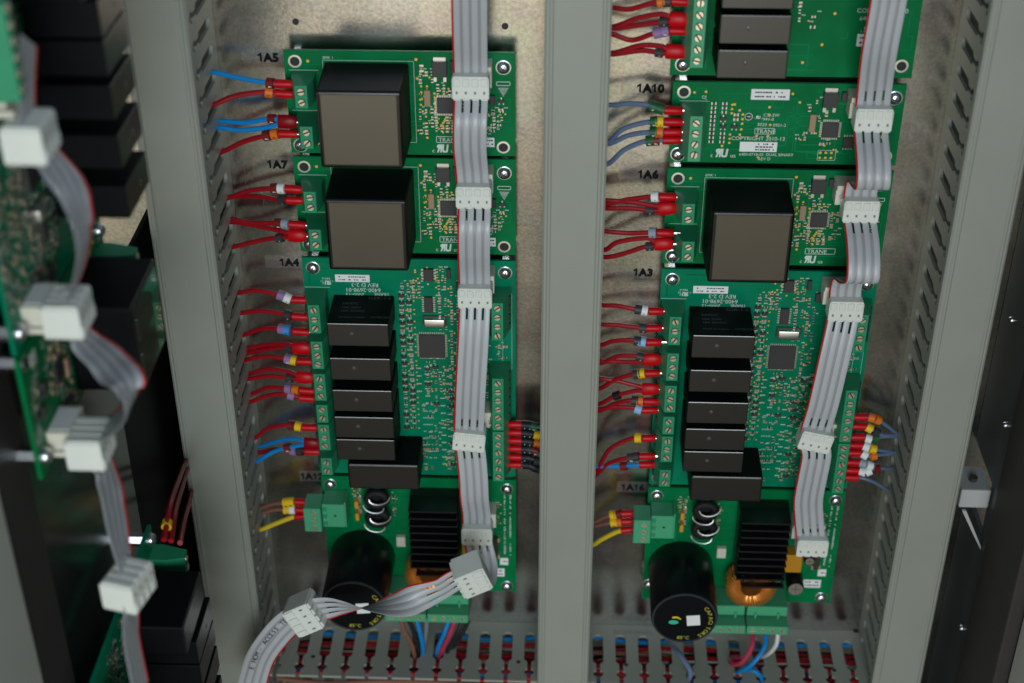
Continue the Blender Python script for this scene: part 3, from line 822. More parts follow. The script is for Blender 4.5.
    # two four-way plugs along the lower edge
    for k, x in enumerate((32.6, 55.2)):
        q = obj('plug_connector', cached('plug4', lambda: MB().box(0, 21.4, -15, -0.1, -6.4, 0, 0).box(0.3, 21.1, -13, -2, -7.6, -6.5, 1).box(-0.2, 21.6, -22, -3, -13.2, -7.7, 0)
            .box(4, 5.2, -16, -13, -7.7, -4, 0).box(16, 17.2, -16, -13, -7.7, -4, 0).mesh('plug_connector', ['pale_green_plastic', 'green_plastic'], 0.25)), b, (x, 0, -67.2))
        for j in range(4):
            obj('wire_hole', cached('whole', lambda: MB().cyl((0, 0), 1.35, -0.06, 0.1, 12).mesh('wire_hole', 'green_plastic')), q, (3.2 + j * 5.08, -22.03, -10.4))
            obj('screw', CACHE['tscrew'], q, (3.2 + j * 5.08, -21.7, -10.4), (0, 0.5 * j, 0))
    rng = random.Random(31)
    it, vi, si = scatter(rng, [(16, 21, -6, -24, 2.6, 3.6, 0.6), (36, 40, -10, -36, 3, 4, 0.5), (88, 94, -8, -30, 2.8, 3.6, 0.55), (72, 76, -16, -34, 2.6, 3.6, 0.4)])
    for z in (-14, -22):
        it.append(('cb', 19.6, z, True))
    for k in range(16):
        zz = -12 - k * 2.6
        for xx in (95.2, 98.2):
            for q in range(3):
                if rng.random() < 0.72:
                    si.append((xx, xx + rng.uniform(0.5, 1.1), zz + q * 0.85, zz + q * 0.85 + rng.uniform(0.3, 0.6)))
    smd_object(b, 'C', it, vi, si)
    for z in (-13.5, -21.5):
        obj('tantalum_capacitor', cached('tant', lambda: MB().box(0, 2, -4.4, -0.1, -4.6, 0).mesh('tantalum_capacitor', 'tantalum_orange', 0.3)), b, (17.2, 0, z))
    return b
def board_binary(lab, X0, Z0):
    H = 39.0
    b = board(lab, X0, Z0, H, group='low voltage input boards', key='E', traces_n=40)
    mount(b, 5.0, -4.9, False); mount(b, 97.0, -6.2); mount(b, 96.6, -34.6, False); mount(b, 4.0, -34.8)
    terminal(b, 4.0, -9.4, 4, h=15.5, m='pale_green_plastic', extra=1.2)
    header(b, 84.6, -7.2)
    dpak(b, 65.8, -3.6)
    chip(b, 67.0, 74.2, -18.0, -25.4, 1.2, 'lrtb', 9)
    chip(b, 61.0, 63.8, -14.2, -22.5, 1.6, '', m='ceramic_tan', name='crystal')
    chip(b, 76.8, 81.4, -25.2, -30.2, 1.5, 'tb', 4)
    chip(b, 73.8, 76.0, -3.4, -8.0, 1.6, '', name='diode')
    rng = random.Random(17)
    it, vi, si = scatter(rng, [(59, 66, -3, -14, 3, 3.6, 0.4), (55, 66, -22, -28, 3.2, 2.8, 0.7), (66, 76, -27, -32, 3.0, 3.0, 0.65), (91, 97, -20, -27, 3, 3.0, 0.7), (64, 70, -13, -18, 2.8, 2.6, 0.7)])
    for k in range(10):
        it.append(('r', 18.4, -10 - k * 2.05, False))
    for k in (0, 1, 2, 7, 8, 9):
        it.append(('r', 23.2, -10 - k * 2.05, False)); vi.append((26.6, -10.6 - k * 2.05, 0.55))
    it += [('sot', 23.0, -17.2, False), ('sot', 23.2, -21.0, False), ('sot', 28.2, -21.0, False), ('c', 28.6, -15, False), ('c', 28.6, -17.3, False)]
    for x, z in ((9.6, -5), (14.6, -4.6), (43, -11.5), (43, -15.4), (52.5, -5), (27.6, -10.4), (30, -13.2), (31.6, -15.2), (31.6, -17.4), (31.6, -19.6), (31.4, -22.4), (31, -25), (23.5, -30.6), (13.5, -35), (44, -20), (38.5, -25.4), (43.5, -25.4), (56, -9), (40, -36)):
        vi.append((x, z, 0.6))
    vi += [(67.5 + 2.5 * a, -33.2 - 2.5 * c, 0.6) for a in range(3) for c in range(2)]
    si += silk_rect(66.4, 74.4, -32.0, -37.0) + [(3.4, 16.4, -9.0, -9.16)] + silk_rect(37.4, 46.2, -21.6, -24.6, 0.22)
    smd_object(b, 'E', it, vi, si)
    label(b, 34.4, -3.0, 16.8, 5.0, 2, 41)
    label(b, 31.4, -28.4, 16.6, 4.8, 3, 42, True)
    lettering('TRANE', 2.0, 'silk_white', b, 38.0, -24.1, 0.03)
    lettering('COPYRIGHT 2010-13', 1.9, 'silk_white', b, 27.2, -27.6, 0.03)
    lettering('6400-0718-02  DUAL BINARY', 1.4, 'silk_white', b, 31.4, -35.2, 0.03)
    lettering('REV D', 1.5, 'silk_white', b, 40, -37.4, 0.03)
    lettering('CTI-2W', 1.5, 'silk_white', b, 40.6, -16.0, 0.03); lettering('94V-0', 1.5, 'silk_white', b, 40.4, -18.0, 0.03)
    lettering('3020', 1.6, 'silk_white', b, 38.2, -20.6, 0.03); lettering('0921-2', 1.5, 'silk_white', b, 45.2, -20.8, 0.03)
    lettering('J2', 1.8, 'silk_white', b, 14.6, -8.2, 0.03, (0, R(-80), 0))
    ul_mark(b, 18.6, -36.2, 4.2)
    o = obj('mark', cached('ring', lambda: MB().lathe((0, 0), [(1.75, 0), (1.75, -0.07), (1.45, -0.07), (1.45, 0)], 20).box(-0.9, 0.9, -0.07, 0, -0.2, 0.25).mesh('mark', 'silk_white')), b, (34.2, -0.02, -16.2))
    ul_mark(b, 36.6, -17.2, 1.5)
    return b
def board_quad(lab, X0, Z0):
    H = 95.0
    b = board(lab, X0, Z0, H, group='quad relay boards', key='D', traces_n=30, wid=104.6)
    mount(b, 5.4, -H + 5.2); mount(b, 99.6, -H + 5.6, False)
    terminal(b, 4.0, -H + 10.0 + 12 * 5.08 + 1.2, 12, m='pale_green_plastic', h=15.5, extra=1.2)
    for k in range(5):
        relay(b, 17.6, -H + 22.4 + k * 15.2)
    rng = random.Random(23)
    it, vi, si = scatter(rng, [(52, 56, -H + 62, -H + 20, 2.8, 3.4, 0.75), (57.5, 62, -H + 62, -H + 20, 4, 4.6, 0.6)])
    vi += [(60 + rng.uniform(-8, 22), -H + rng.uniform(6, 60), 0.65) for k in range(8)]
    smd_object(b, 'D', it, vi, si)
    label(b, 79, -H + 20, 12, 5.6, 2, 51)
    lettering('COPYRIGHT 2010', 2.0, 'silk_white', b, 77.5, -H + 29.5, 0.03)
    lettering('6400-0717', 2.0, 'silk_white', b, 79, -H + 26, 0.03)
    lettering('REV', 1.6, 'silk_white', b, 85.5, -H + 23.3, 0.03)
    ul_mark(b, 80, -H + 16.2 + 4.6, 2.6)
    return b
board_transformer('green transformer board beside the 1A5 tag, top of the left column', -100, 149.4)
board_transformer('green transformer board beside the 1A7 tag, second in the left column', -99.8, 98.1)
board_relay('tall green relay board beside the 1A4 tag in the left column', -99.8, 45.2)
board_power('green power supply board at the foot of the left column with loose ribbon in front', -99.6, -85.6)
board_quad('green relay board cut off by the top edge, above the 1A10 board', 69.0, 140.2 + 95)
board_binary('green board with bare middle beside the 1A10 tag and grey-blue wires', 70.7, 137.2)
board_transformer('green transformer board beside the 1A6 tag in the right column', 70.6, 95.2)
board_relay('tall green relay board beside the 1A3 tag in the right column', 70.7, 42.5)
board_power('green power supply board beside the 1A16 tag with the whole capacitor end showing', 70.6, -88.2)
NEAR = -212.0
SY = NEAR + 101.6
board_relay('blurred green relay board at the upper left, seen from its side', SY, 128.0, side=1)
board_transformer('blurred green board with black transformer at the left edge', SY, 76.5, side=1)
for zz in (128.0 + 7.6, 76.5 + 7.6):
    st = tag(obj('sticker', MB().box(-6.5, 6.5, -8.0, -0.5, 0, 0.25).mesh('sticker', 'label_white'), None), 'small white sticker on the %s white header of the left edge boards' % ('upper' if zz > 100 else 'lower'), 'sticker', 'stickers on the side headers')
    st.matrix_world = Matrix(((0, -1, 0, BX * S), (-1, 0, 0, (SY - 83.4) * S), (0, 0, -1, (zz + 5.5) * S), (0, 0, 0, 1)))
board_relay('dark green relay board at the lower left, seen edge on', SY, -28.0 - 128.6, side=1)
# ------------------------------------------------------------------ tags on the plate
def plate_tag(s, px, py, lab, half):
    c = un(px, py, -10)
    t = thing('tag_strip', lab, 'tag', (c.x, 9.9, c.z), group='printed tags on the mounting plate')
    obj('tape', MB().box(-half, 8.5, -0.10, 0, -3.4, 3.6).mesh('tape', 'clear_tape'), t)
    x = -5.0 - (1.6 if len(s) > 3 else 0)
    one = cached('one', lambda: MB().prism([(0.9, 0), (1.75, 0), (1.75, 3.9), (1.15, 3.9), (0, 3.05), (0, 2.2), (0.9, 2.85)], -0.06, 0, 'y').mesh('lettering', 'print_black'))
    for ch in s:                                     # the ones have a flag
        if ch == '1':
            obj('lettering', one, t, (x, -0.12, -2.0)); x += 2.7
        else:
            lettering(ch, 3.9, 'print_black', t, x, -2.0, 0.12, bold=0.3); x += 3.9 if ch == 'A' else 3.2
for s, px, py, half in (('1A5', 269, 57, 12), ('1A7', 278, 164, 12), ('1A4', 290, 262, 12), ('1A17', 313, 476, 7), ('1A10', 652, 88, 14), ('1A6', 649, 174, 14), ('1A3', 644, 272, 14), ('1A16', 634, 487, 9)):
    plate_tag(s, px, py, 'printed tag reading ' + s + ' on the mounting plate', half)
# ------------------------------------------------------------------ wires
def smooth_path(pts, n=8):
    """Catmull-Rom through the points"""
    P = [Vector(p) for p in pts]
    P = [P[0] * 2 - P[1]] + P + [P[-1] * 2 - P[-2]]
    out = []
    for i in range(1, len(P) - 2):
        for k in range(n):
            t = k / n
            a, b, c, d = P[i - 1], P[i], P[i + 1], P[i + 2]
            out.append(0.5 * ((2 * b) + (c - a) * t + (2 * a - 5 * b + 4 * c - d) * t * t + (3 * b - a - 3 * c + d) * t ** 3))
    out.append(P[-2])
    return out
def marker(parent, c, d, colour, digit=None, r=1.75, ln=3.0):
    """sleeve round a wire at c, running along d"""
    d = d.normalized()
    o = obj('marker_sleeve', MB().tube([-d * ln / 2, d * ln / 2], r, 10).mesh('marker_sleeve', 'marker_' + colour, smooth=True), parent, c)
    if digit:
        m = 'silk_white' if colour in ('dark_red', 'charcoal', 'green', 'black', 'violet') else 'print_black'
        lettering(digit, 2.7, m, o, -0.95, -0.9, r + 0.02, (R(-24), 0, 0))
    return o
def ferrule(parent, a, b, twin=False, dark=False):
    """red insulated end from a (wire side) to b (tip)"""
    m = 'ferrule_dark_red' if dark else 'ferrule_red'
    ax = (b - a).normalized()
    e1 = b + ax * 1.3
    if not twin:
        obj('ferrule', MB().tube([a, a + ax * 0.2, a + (e1 - a) * 0.55, a + (e1 - a) * 0.9, e1], [1.7, 2.0, 1.95, 1.85, 1.5], 12).mesh('ferrule', m, smooth=True), parent)
    else:
        wd = [Vector((0, 0.15, 1))] * 5
        obj('ferrule', MB().tube([a, a + ax * 0.3, a + (e1 - a) * 0.6, a + (e1 - a) * 0.88, e1], [3.0, 3.3, 3.25, 2.8, 1.8], 14, flat=0.58, wdir=wd).mesh('ferrule', m, smooth=True), parent)
    obj('tip', MB().tube([e1 - ax * 0.1, e1 + ax * 3.0], 0.75, 8).mesh('tip', 'tin', smooth=True), parent)
WH = 7.0                                   # the wires enter the terminals 7 mm above the boards
def wire(lab, group, colour, paths, f0, f1, marks=(), twin=False, dark=False, side='left', r=1.15, mid=None):
    """paths: one or two pixel runs from the duct to the ferrule; f0-f1: the ferrule in pixels"""
    fa, fb = un(*f0, WH), un(*f1, WH)
    w_ = thing('wire', lab, 'wire', fb, group=group)
    allp = []
    for path in paths:
        pts = []
        for i, (px, py) in enumerate(path):
            if i == 0 and side == 'left':
                p = unx(px, py, -131.3)
                pts.append(p + Vector((-7, 3, -3)))
                pts.append(p)
            elif i == 0 and side == 'mid':
                p = un(px, py, 3)
                pts.append(Vector((34, p.y + 4, p.z)))
                pts.append(p)
            elif i == 0 and side == 'right':
                p = unx(px, py, 193)
                pts.append(p + Vector((7, 3, -3)))
                pts.append(p)
            else:
                t = i / len(path)
                h0 = -pts[1].y
                pts.append(un(px, py, h0 + (WH - h0) * min(1, t * 1.15)))
        off = Vector((0, 0, 0))
        if twin:
            off = Vector((0, 0, 1.1 if path is paths[0] and len(paths) > 1 else (-1.1 if len(paths) > 1 else 0)))
        pts.append(fa + off)
        ax = (fb - fa).normalized()
        pts.append(fa + off * 0.6 + ax * 2)
        sp = [p - fb for p in smooth_path(pts, 7)]
        allp.append(sp)
        obj('insulation', MB().tube(sp, r, 9).mesh('insulation', 'wire_' + colour, smooth=True), w_)
    ferrule(w_, fa - fb, Vector((0, 0, 0)), twin, dark)
    for mk in marks:
        c, px, py = mk[:3]
        dg = mk[3] if len(mk) > 3 else None
        best = None
        for sp in allp:
            for i in range(1, len(sp) - 1):
                q = M_inv @ (sp[i] + fb - CAM)
                u, v = CX + FPX * q.x / -q.z, CY - FPX * q.y / -q.z
                dd = (u - px) ** 2 + (v - py) ** 2
                if best is None or dd < best[0]:
                    best = (dd, sp[i], sp[i + 1] - sp[i - 1])
        marker(w_, best[1], best[2], c, dg, 2.5 if not twin else 2.2, 3.3)
    return w_
M_inv = W.transposed()
ORD = ['first', 'second', 'third', 'fourth', 'fifth', 'sixth', 'seventh', 'eighth', 'ninth', 'tenth', 'eleventh']
def wires(rows, board_name, side, group):
    for k, r in enumerate(rows):
        colour, paths, f0, f1, marks = r[:5]
        opt = r[5] if len(r) > 5 else {}
        cn = {'slate': 'grey-blue', 'yellow': 'yellow-green'}.get(colour, colour)
        where = 'right' if side in ('right', 'midR') else 'left'
        form = 'paired ' + cn + ' wires in one ferrule' if len(paths) > 1 else cn + ' wire with red ferrule'
        wire('%s, %s from top, %s of board %s' % (form, ORD[k], where, board_name), group, colour, paths, f0, f1, marks, side=side, **opt)
T = dict(twin=True)
wires([('blue', [[(212, 72), (235, 77), (262, 82)]], (274.5, 83.5), (290, 84), [('dark_red', 270.5, 84, '2')]),
       ('red', [[(213, 105), (235, 96), (262, 92)]], (275, 93), (290.5, 94), [('orange', 269, 93, '3')]),
       ('blue', [[(219, 121), (245, 122.5), (266, 119)], [(218, 127.5), (240, 130), (266, 127.5)]], (278, 121.5), (294, 122), [('dark_red', 272, 119, '2')], dict(twin=True, dark=True)),
       ('red', [[(222, 152), (243, 142), (262, 136.5)]], (279, 133.5), (294.5, 134), [('dark_red', 268, 135, '2'), ('orange', 275, 134, '3')])], '1A5', 'left', 'wires on board 1A5')
wires([('red', [[(228, 198), (250, 190.5), (270, 188.5)]], (285, 188.5), (299.5, 189.5), [('dark_red', 275, 189, '2'), ('white', 281, 189, '9')]),
       ('red', [[(231, 197), (256, 196), (276, 199.5)]], (286.5, 200), (300.5, 200.5), [('charcoal', 283, 200, '1')]),
       ('red', [[(231, 219), (252, 223), (274, 223)]], (289, 224), (303, 225), [('dark_red', 279, 224, '2'), ('slate', 285, 224, '9')]),
       ('red', [[(232, 222), (258, 226), (276, 230)], [(233, 247), (262, 240), (276, 238)]], (288.5, 235), (304, 236), [('charcoal', 281, 238, '1')], T)], '1A7', 'left', 'wires on board 1A7')
wires([('red', [[(238, 293), (255, 290.5), (276, 294)]], (291, 299.5), (304.5, 300), [('violet', 281, 296), ('white', 287, 298, '9')]),
       ('red', [[(241, 313), (260, 311), (281, 313.5)]], (292, 316), (306, 317), [('charcoal', 289, 315, '1')]),
       ('red', [[(244, 335), (260, 329), (277, 328.5)]], (293, 331), (307, 332), [('violet', 282, 329), ('blue', 288, 330, '6')]),
       ('red', [[(247, 348), (268, 344.5), (285, 344)], [(247, 353), (268, 349), (284, 347)]], (293, 348), (308.5, 348.5), [('charcoal', 289.5, 349)], T),
       ('red', [[(246, 360), (262, 356.5), (280, 357.5)]], (297, 361), (310.5, 361.5), [('violet', 287, 359.5, '2'), ('yellow', 293, 360.5, '4')]),
       ('red', [[(249, 374), (268, 369), (288, 371.5)], [(248, 379), (268, 376), (286, 377.5)]], (297, 377), (311.5, 378), [('charcoal', 290, 379, '1')], T),
       ('red', [[(251, 394), (268, 387.5), (284, 388)]], (299.5, 390), (312.5, 391), [('violet', 288.5, 388.5), ('orange', 295, 389.5, '3')]),
       ('red', [[(250, 402), (268, 395.5), (284, 394)]], (299.5, 397.5), (312.5, 398.5), [('violet', 291, 396)]),
       ('red', [[(255, 438), (268, 428.5), (286, 425)]], (302, 427), (315, 427.5), [('dark_red', 292, 425.5), ('yellow', 298, 426, '4')]),
       ('blue', [[(259, 447), (280, 440.5), (296, 438.5)], [(257, 461), (275, 451), (296, 446)]], (304, 443), (317.5, 444), [('dark_red', 289, 447.5, '2')], dict(twin=True, dark=True)),
       ('red', [[(258, 453), (275, 449.5), (292, 450.5)]], (305, 451), (318, 451.5), [('violet', 295, 450.8), ('charcoal', 301, 451)])], '1A4', 'left', 'wires on the left of board 1A4')
global_wh = WH
WH = 6.5
wires([('brown', [[(262, 507), (272, 504), (280, 503)]], (295, 501.5), (306, 502), [('yellow', 286, 502.5, '2'), ('yellow', 292, 502, '2')]),
       ('brown', [[(262, 513), (272, 510), (280, 509.5)]], (296, 509.5), (306.5, 510), [('yellow', 287, 509.5, '4'), ('white', 292, 509.5)]),
       ('yellow', [[(262, 529), (272, 525), (286, 519.5)]], (294.5, 516.5), (306.5, 516), [], dict(r=1.3))], '1A17', 'left', 'supply wires')
wires([('brown', [[(593, 521.5), (602, 518), (608, 516)]], (621, 513.5), (633, 513), [('yellow', 613, 514.5), ('dark_red', 618, 513.5)]),
       ('brown', [[(593, 525.5), (602, 524), (608, 523)]], (622, 521.5), (633, 521), [('yellow', 614, 523, '2'), ('orange', 619.5, 522.5)]),
       ('yellow', [[(591, 545), (602, 539), (614, 533)]], (621, 530.5), (633, 529), [], dict(r=1.3))], '1A16', 'mid', 'supply wires')
WH = 7.0
wires([('red', [[(614, -9), (635, -6), (652, -14)]], (671, -11), (688, -10), [('charcoal', 663, -10)]),
       ('red', [[(613, 7.5), (630, 9), (652, 3)]], (671, 1), (688, 2), [('orange', 661, 3), ('charcoal', 667, 3)]),
       ('red', [[(612, 27), (638, 18), (660, 14)], [(613, 28), (638, 25), (658, 22)]], (669.5, 19), (687, 20), [('charcoal', 664, 24, '1')], T),
       ('red', [[(612, 34), (632, 40), (652, 34)]], (669, 30.5), (685, 31), [('violet', 658, 33), ('violet', 665, 31.5, '2')]),
       ('red', [[(612, 53), (640, 45.5), (660, 46)], [(612, 54), (640, 50.5), (656, 52)]], (665.5, 51), (684.5, 52), [('charcoal', 660, 52.5, '1')], T)], 'at the top edge', 'mid', 'wires on the topmost right board')
wires([('slate', [[(608, 105), (630, 103.5), (648, 105)]], (664, 110), (679.5, 110.5), [('green', 653.5, 106, '5'), ('green', 659.5, 108)]),
       ('slate', [[(607, 142), (623, 129), (645, 122.5)]], (664, 121.5), (680, 122), [('green', 653.5, 121.5, '5'), ('yellow', 660, 121.5, '4')]),
       ('slate', [[(607, 144), (628, 135.5), (645, 132.5)]], (663.5, 132), (679, 132), [('green', 653, 132, '5'), ('orange', 659.5, 132, '3')]),
       ('slate', [[(607, 164), (624, 150), (644, 141.5)]], (662.5, 140), (678, 140), [('green', 649, 141, '5'), ('dark_red', 656.5, 140.5, '2')])], '1A10', 'mid', 'wires on board 1A10')
wires([('red', [[(605, 204), (628, 199.5), (648, 197)]], (659, 196.5), (673.5, 197), [('white', 655, 197, '9')]),
       ('red', [[(605, 200), (632, 202), (650, 205)], [(605, 208), (628, 208), (648, 210)]], (658, 208.5), (673.5, 208), [('charcoal', 649.5, 210, '1')], T),
       ('red', [[(605, 231), (628, 233), (646, 232.5)]], (656.5, 232.5), (671, 233), [('slate', 653, 232.5, '9')]),
       ('red', [[(604, 250), (618, 242), (646, 238)], [(604, 257), (622, 254), (644, 247)]], (654.5, 244), (670.5, 244), [('charcoal', 650, 245.5, '1')], T)], '1A6', 'mid', 'wires on board 1A6')
wires([('red', [[(602, 305), (616, 305.5), (630, 308)]], (648.5, 311), (661, 311), [('charcoal', 638.5, 309.5), ('white', 645, 310.5, '9')]),
       ('red', [[(601, 324), (618, 325), (634, 327)]], (646, 328), (659.5, 328), [('charcoal', 642.5, 327.5, '1')]),
       ('red', [[(600, 345), (613, 341), (630, 340)]], (646, 342), (659, 342), [('charcoal', 636.5, 340.5, '1'), ('light_blue', 643, 341.5)]),
       ('red', [[(600, 363), (618, 356), (634, 355.5)], [(600, 361), (620, 361.5), (634, 362)]], (643.5, 359.5), (658.5, 359.5), [('charcoal', 640.5, 357, '1')], T),
       ('red', [[(599, 388.5), (614, 380), (630, 375)]], (645, 373), (657.5, 373), [('charcoal', 636, 374), ('yellow', 641.5, 373.5, '4')]),
       ('red', [[(599, 378), (618, 381), (634, 385)], [(598, 404), (614, 396.5), (634, 391)]], (642, 389), (656.5, 389), [('black', 616, 395.5)], T),
       ('red', [[(598, 411), (614, 404), (628, 400.5)]], (643.5, 401), (656, 401.5), [('charcoal', 634.5, 400.5), ('orange', 640.5, 401, '3')]),
       ('red', [[(598, 409), (615, 407), (632, 407.5)]], (641.5, 410), (655, 410), [('light_blue', 637.5, 409)]),
       ('red', [[(594, 474), (609, 450), (630, 439)]], (642.5, 438), (653, 438), [('yellow', 638.5, 438.5, '4')]),
       ('red', [[(593.5, 476), (608, 464), (624, 458.5)]], (639, 456), (652.5, 456), [('charcoal', 630, 457.5, '2'), ('charcoal', 636, 456.5)]),
       ('blue', [[(594, 466), (612, 466), (628, 465.5)]], (639, 464.5), (652, 464.5), [('dark_red', 623, 465.5)])], '1A3', 'mid', 'wires on the left of board 1A3')
# wires at the right ends of the two tall boards
def right_wire(lab, group, colour, px_pts, h_pts, f0, f1, marks):
    fa, fb = un(*f0, WH), un(*f1, WH)               # fa wire side (right), fb tip (left)
    w_ = thing('wire', lab, 'wire', fb, group=group)
    pts = [fa + (fb - fa).normalized() * 2, fa] + [un(px, py, h) for (px, py), h in zip(px_pts, h_pts)]
    sp = [p - fb for p in smooth_path(pts, 7)]
    obj('insulation', MB().tube(sp, 0.95, 9).mesh('insulation', 'wire_' + colour, smooth=True), w_)
    ferrule(w_, fa - fb, Vector((0, 0, 0)))
    for mk in marks:
        c, px, py = mk[:3]
        best = None
        for i in range(1, len(sp) - 1):
            q = M_inv @ (sp[i] + fb - CAM)
            u, v = CX + FPX * q.x / -q.z, CY - FPX * q.y / -q.z
            dd = (u - px) ** 2 + (v - py) ** 2
            if best is None or dd < best[0]: best = (dd, sp[i], sp[i + 1] - sp[i - 1])
        marker(w_, best[1], best[2], c, mk[3] if len(mk) > 3 else None, 2.3, 3.1)
LM = [[('black', 525, 425, '1'), ('black', 530, 425.5, '1'), ('green', 535, 424, '5')], [('black', 525, 433, '1'), ('black', 530, 434, '1'), ('yellow', 536.5, 434, '4')], [('black', 525, 441, '1'), ('black', 530, 442, '1'), ('orange', 537, 443, '3')],
      [('black', 525, 449, '1'), ('charcoal', 530, 450, '1'), ('dark_red', 535.5, 452, '2')], [('black', 525, 457, '1'), ('black', 530, 459), ('charcoal', 536, 461)], [('black', 526, 465), ('black', 531, 468), ('black', 536, 472)]]
for k, y in enumerate((424.5, 432.5, 440.5, 448.5, 457, 464.5)):
    right_wire('dark wire with red ferrule, %s from the top, right end of board 1A4' % ORD[k], 'wires on the right of board 1A4', 'black' if k != 0 else 'slate',
               [(530, y + 0.8), (538, y + (2.5 if k < 4 else 4)), (550, y + 4)], [7.5, 8, 6], (521.5, y), (509.5, y - 0.3), LM[k])
RW = [((867.5, 417), (853.5, 417), [(876, 419), (886, 425), (898, 434)], [('orange', 872, 419), ('orange', 877.5, 420.5)]),
      ((866, 426.5), (852.5, 426), [(873, 430), (884, 435), (898, 434.5)], [('yellow', 869, 428.5), ('charcoal', 876, 432)]),
      ((864.5, 437), (851, 437), [(871, 439), (880, 437), (897, 436)], [('white', 869, 438.5), ('green', 876, 439)]),
      ((863, 445.5), (849.5, 445), [(870, 448), (880, 450), (895, 452)], [('white', 866, 447), ('yellow', 873, 449, '4')]),
      ((861.5, 453), (848, 452.5), [(868, 456), (878, 455), (894, 453)], [('white', 865, 455), ('orange', 873, 456)]),
      ((860.5, 462.5), (847, 462), [(868, 465), (878, 467.5), (892, 469)], [('slate', 864, 463), ('white', 869.5, 465)]),
      ((859.5, 470.5), (846, 470), [(866, 472), (876, 468.5), (892, 468)], [('white', 863, 472), ('white', 868, 472), ('dark_red', 875.5, 469)]),
      ((858.5, 477.5), (844.5, 477), [(866, 479), (876, 483), (890, 491)], [])]
for k, (f0, f1, pp, mk) in enumerate(RW):
    right_wire('grey-blue wire with red ferrule, %s from the top, right end of board 1A3' % ORD[k], 'wires on the right of board 1A3', 'slate', pp, [8, 7, 3], f0, f1, mk)
# wires from the lower plugs into the level duct
def plain_wire(lab, colour, pts, group, r=1.25):
    P = [un(px, py, h) for px, py, h in pts]
    w_ = tag(obj('wire', MB().tube([p - P[0] for p in smooth_path(P, 8)], r, 9).mesh('wire', 'wire_' + colour, smooth=True), None, P[0]), lab, 'wire', group)
    return w_
G = 'wires below the lower plugs'
plain_wire('brown wire running from the left lower plug down into the duct', 'brown', [(401, 618, 20), (404, 630, 22), (412, 645, 20), (415, 662, 14), (413, 676, 0)], G)
plain_wire('black wire beside the brown one below the left lower plug', 'black', [(408, 618, 20), (414, 632, 20), (419, 650, 16), (420, 668, 6)], G)
plain_wire('blue wire below the left lower plug', 'blue', [(416, 617, 20), (420, 632, 22), (423, 650, 18), (420, 668, 6)], G)
plain_wire('pale grey wire right of the blue one below the left lower plug', 'grey', [(427, 617, 20), (426, 632, 20), (424, 648, 14), (422, 664, 2)], G)
plain_wire('blue wire slanting left below the second lower plug of the left column', 'blue', [(449, 620, 20), (444, 634, 22), (438, 648, 18), (434, 664, 6)], G)
plain_wire('pink wire slanting left below the second lower plug of the left column', 'pink', [(455, 620, 20), (449, 636, 23), (441, 652, 18), (436, 668, 6)], G)
plain_wire('black wire slanting left below the second lower plug of the left column', 'black', [(463, 620, 18), (456, 636, 20), (446, 654, 14), (438, 670, 2)], G)
plain_wire('black wire bundled right of the pink one below the left column', 'black', [(468, 622, 14), (460, 638, 14), (450, 652, 10), (442, 668, 0)], G)
plain_wire('pink wire curling below the right lower plug', 'pink', [(752, 633, 20), (752, 646, 26), (742, 662, 28), (732, 664, 22), (731, 659, 16), (742, 658, 12), (760, 668, 14), (767, 677, 6)], G)
plain_wire('blue wire curving left below the right lower plug', 'blue', [(766, 634, 20), (764, 648, 26), (752, 664, 30), (738, 672, 24), (730, 672, 10)], G)
plain_wire('blue wire looping lowest under the right board column', 'blue', [(736, 673, 12), (750, 670, 26), (760, 675, 28), (765, 690, 24)], G)
plain_wire('pale grey wire curving left from the right lower plug', 'white', [(778, 634, 20), (776, 645, 22), (768, 654, 18), (758, 658, 6)], G)
plain_wire('pale grey wire end below the blue loop', 'white', [(738, 676, 12), (744, 681, 24), (752, 692, 28)], G)
plain_wire('slate wire looping below the large capacitor', 'slate', [(667, 640, 6), (678, 652, 22), (690, 670, 30), (688, 680, 30), (680, 681, 28), (672, 672, 22), (670, 658, 2)], G, 1.4)
# wires lying in the level ducts, seen through the slots
rng = random.Random(77)
laycol = [('blue', 3, -200), ('black', -0.5, -203), ('red', -3.5, -200.5), ('black', -5.6, -203), ('brown', -8.0, -201.5), ('red', -11, -200), ('red', -14, -202), ('red', -17.5, -200), ('black', -20, -203), ('red', -22.5, -200), ('blue', -26, -201), ('red', -29, -200), ('black', -3, -206), ('red', -9, -206), ('blue', -15, -206.5), ('red', -21, -206), ('brown', -32, -202)]
for xa, xb, nm in ((-127, 14, 'left'), (43.5, 189.5, 'right')):
    for k, (c, y, z) in enumerate(laycol):
        ys = [y + rng.uniform(-2.2, 2.2) for q in range(6)]
        zs = [z + rng.uniform(-1.2, 1.2) for q in range(6)]
        pts = smooth_path([(0 + (xb - xa) * q / 5, ys[q], zs[q]) for q in range(6)], 7)
        tag(obj('wire', MB().tube(pts, 1.25, 7).mesh('wire', 'wire_' + c, smooth=True), None, (xa, 0, 0)), '%s wire lying among others in the level duct below the %s board column' % (c, nm), 'wire', '%s wires in the %s level duct' % (c, nm))
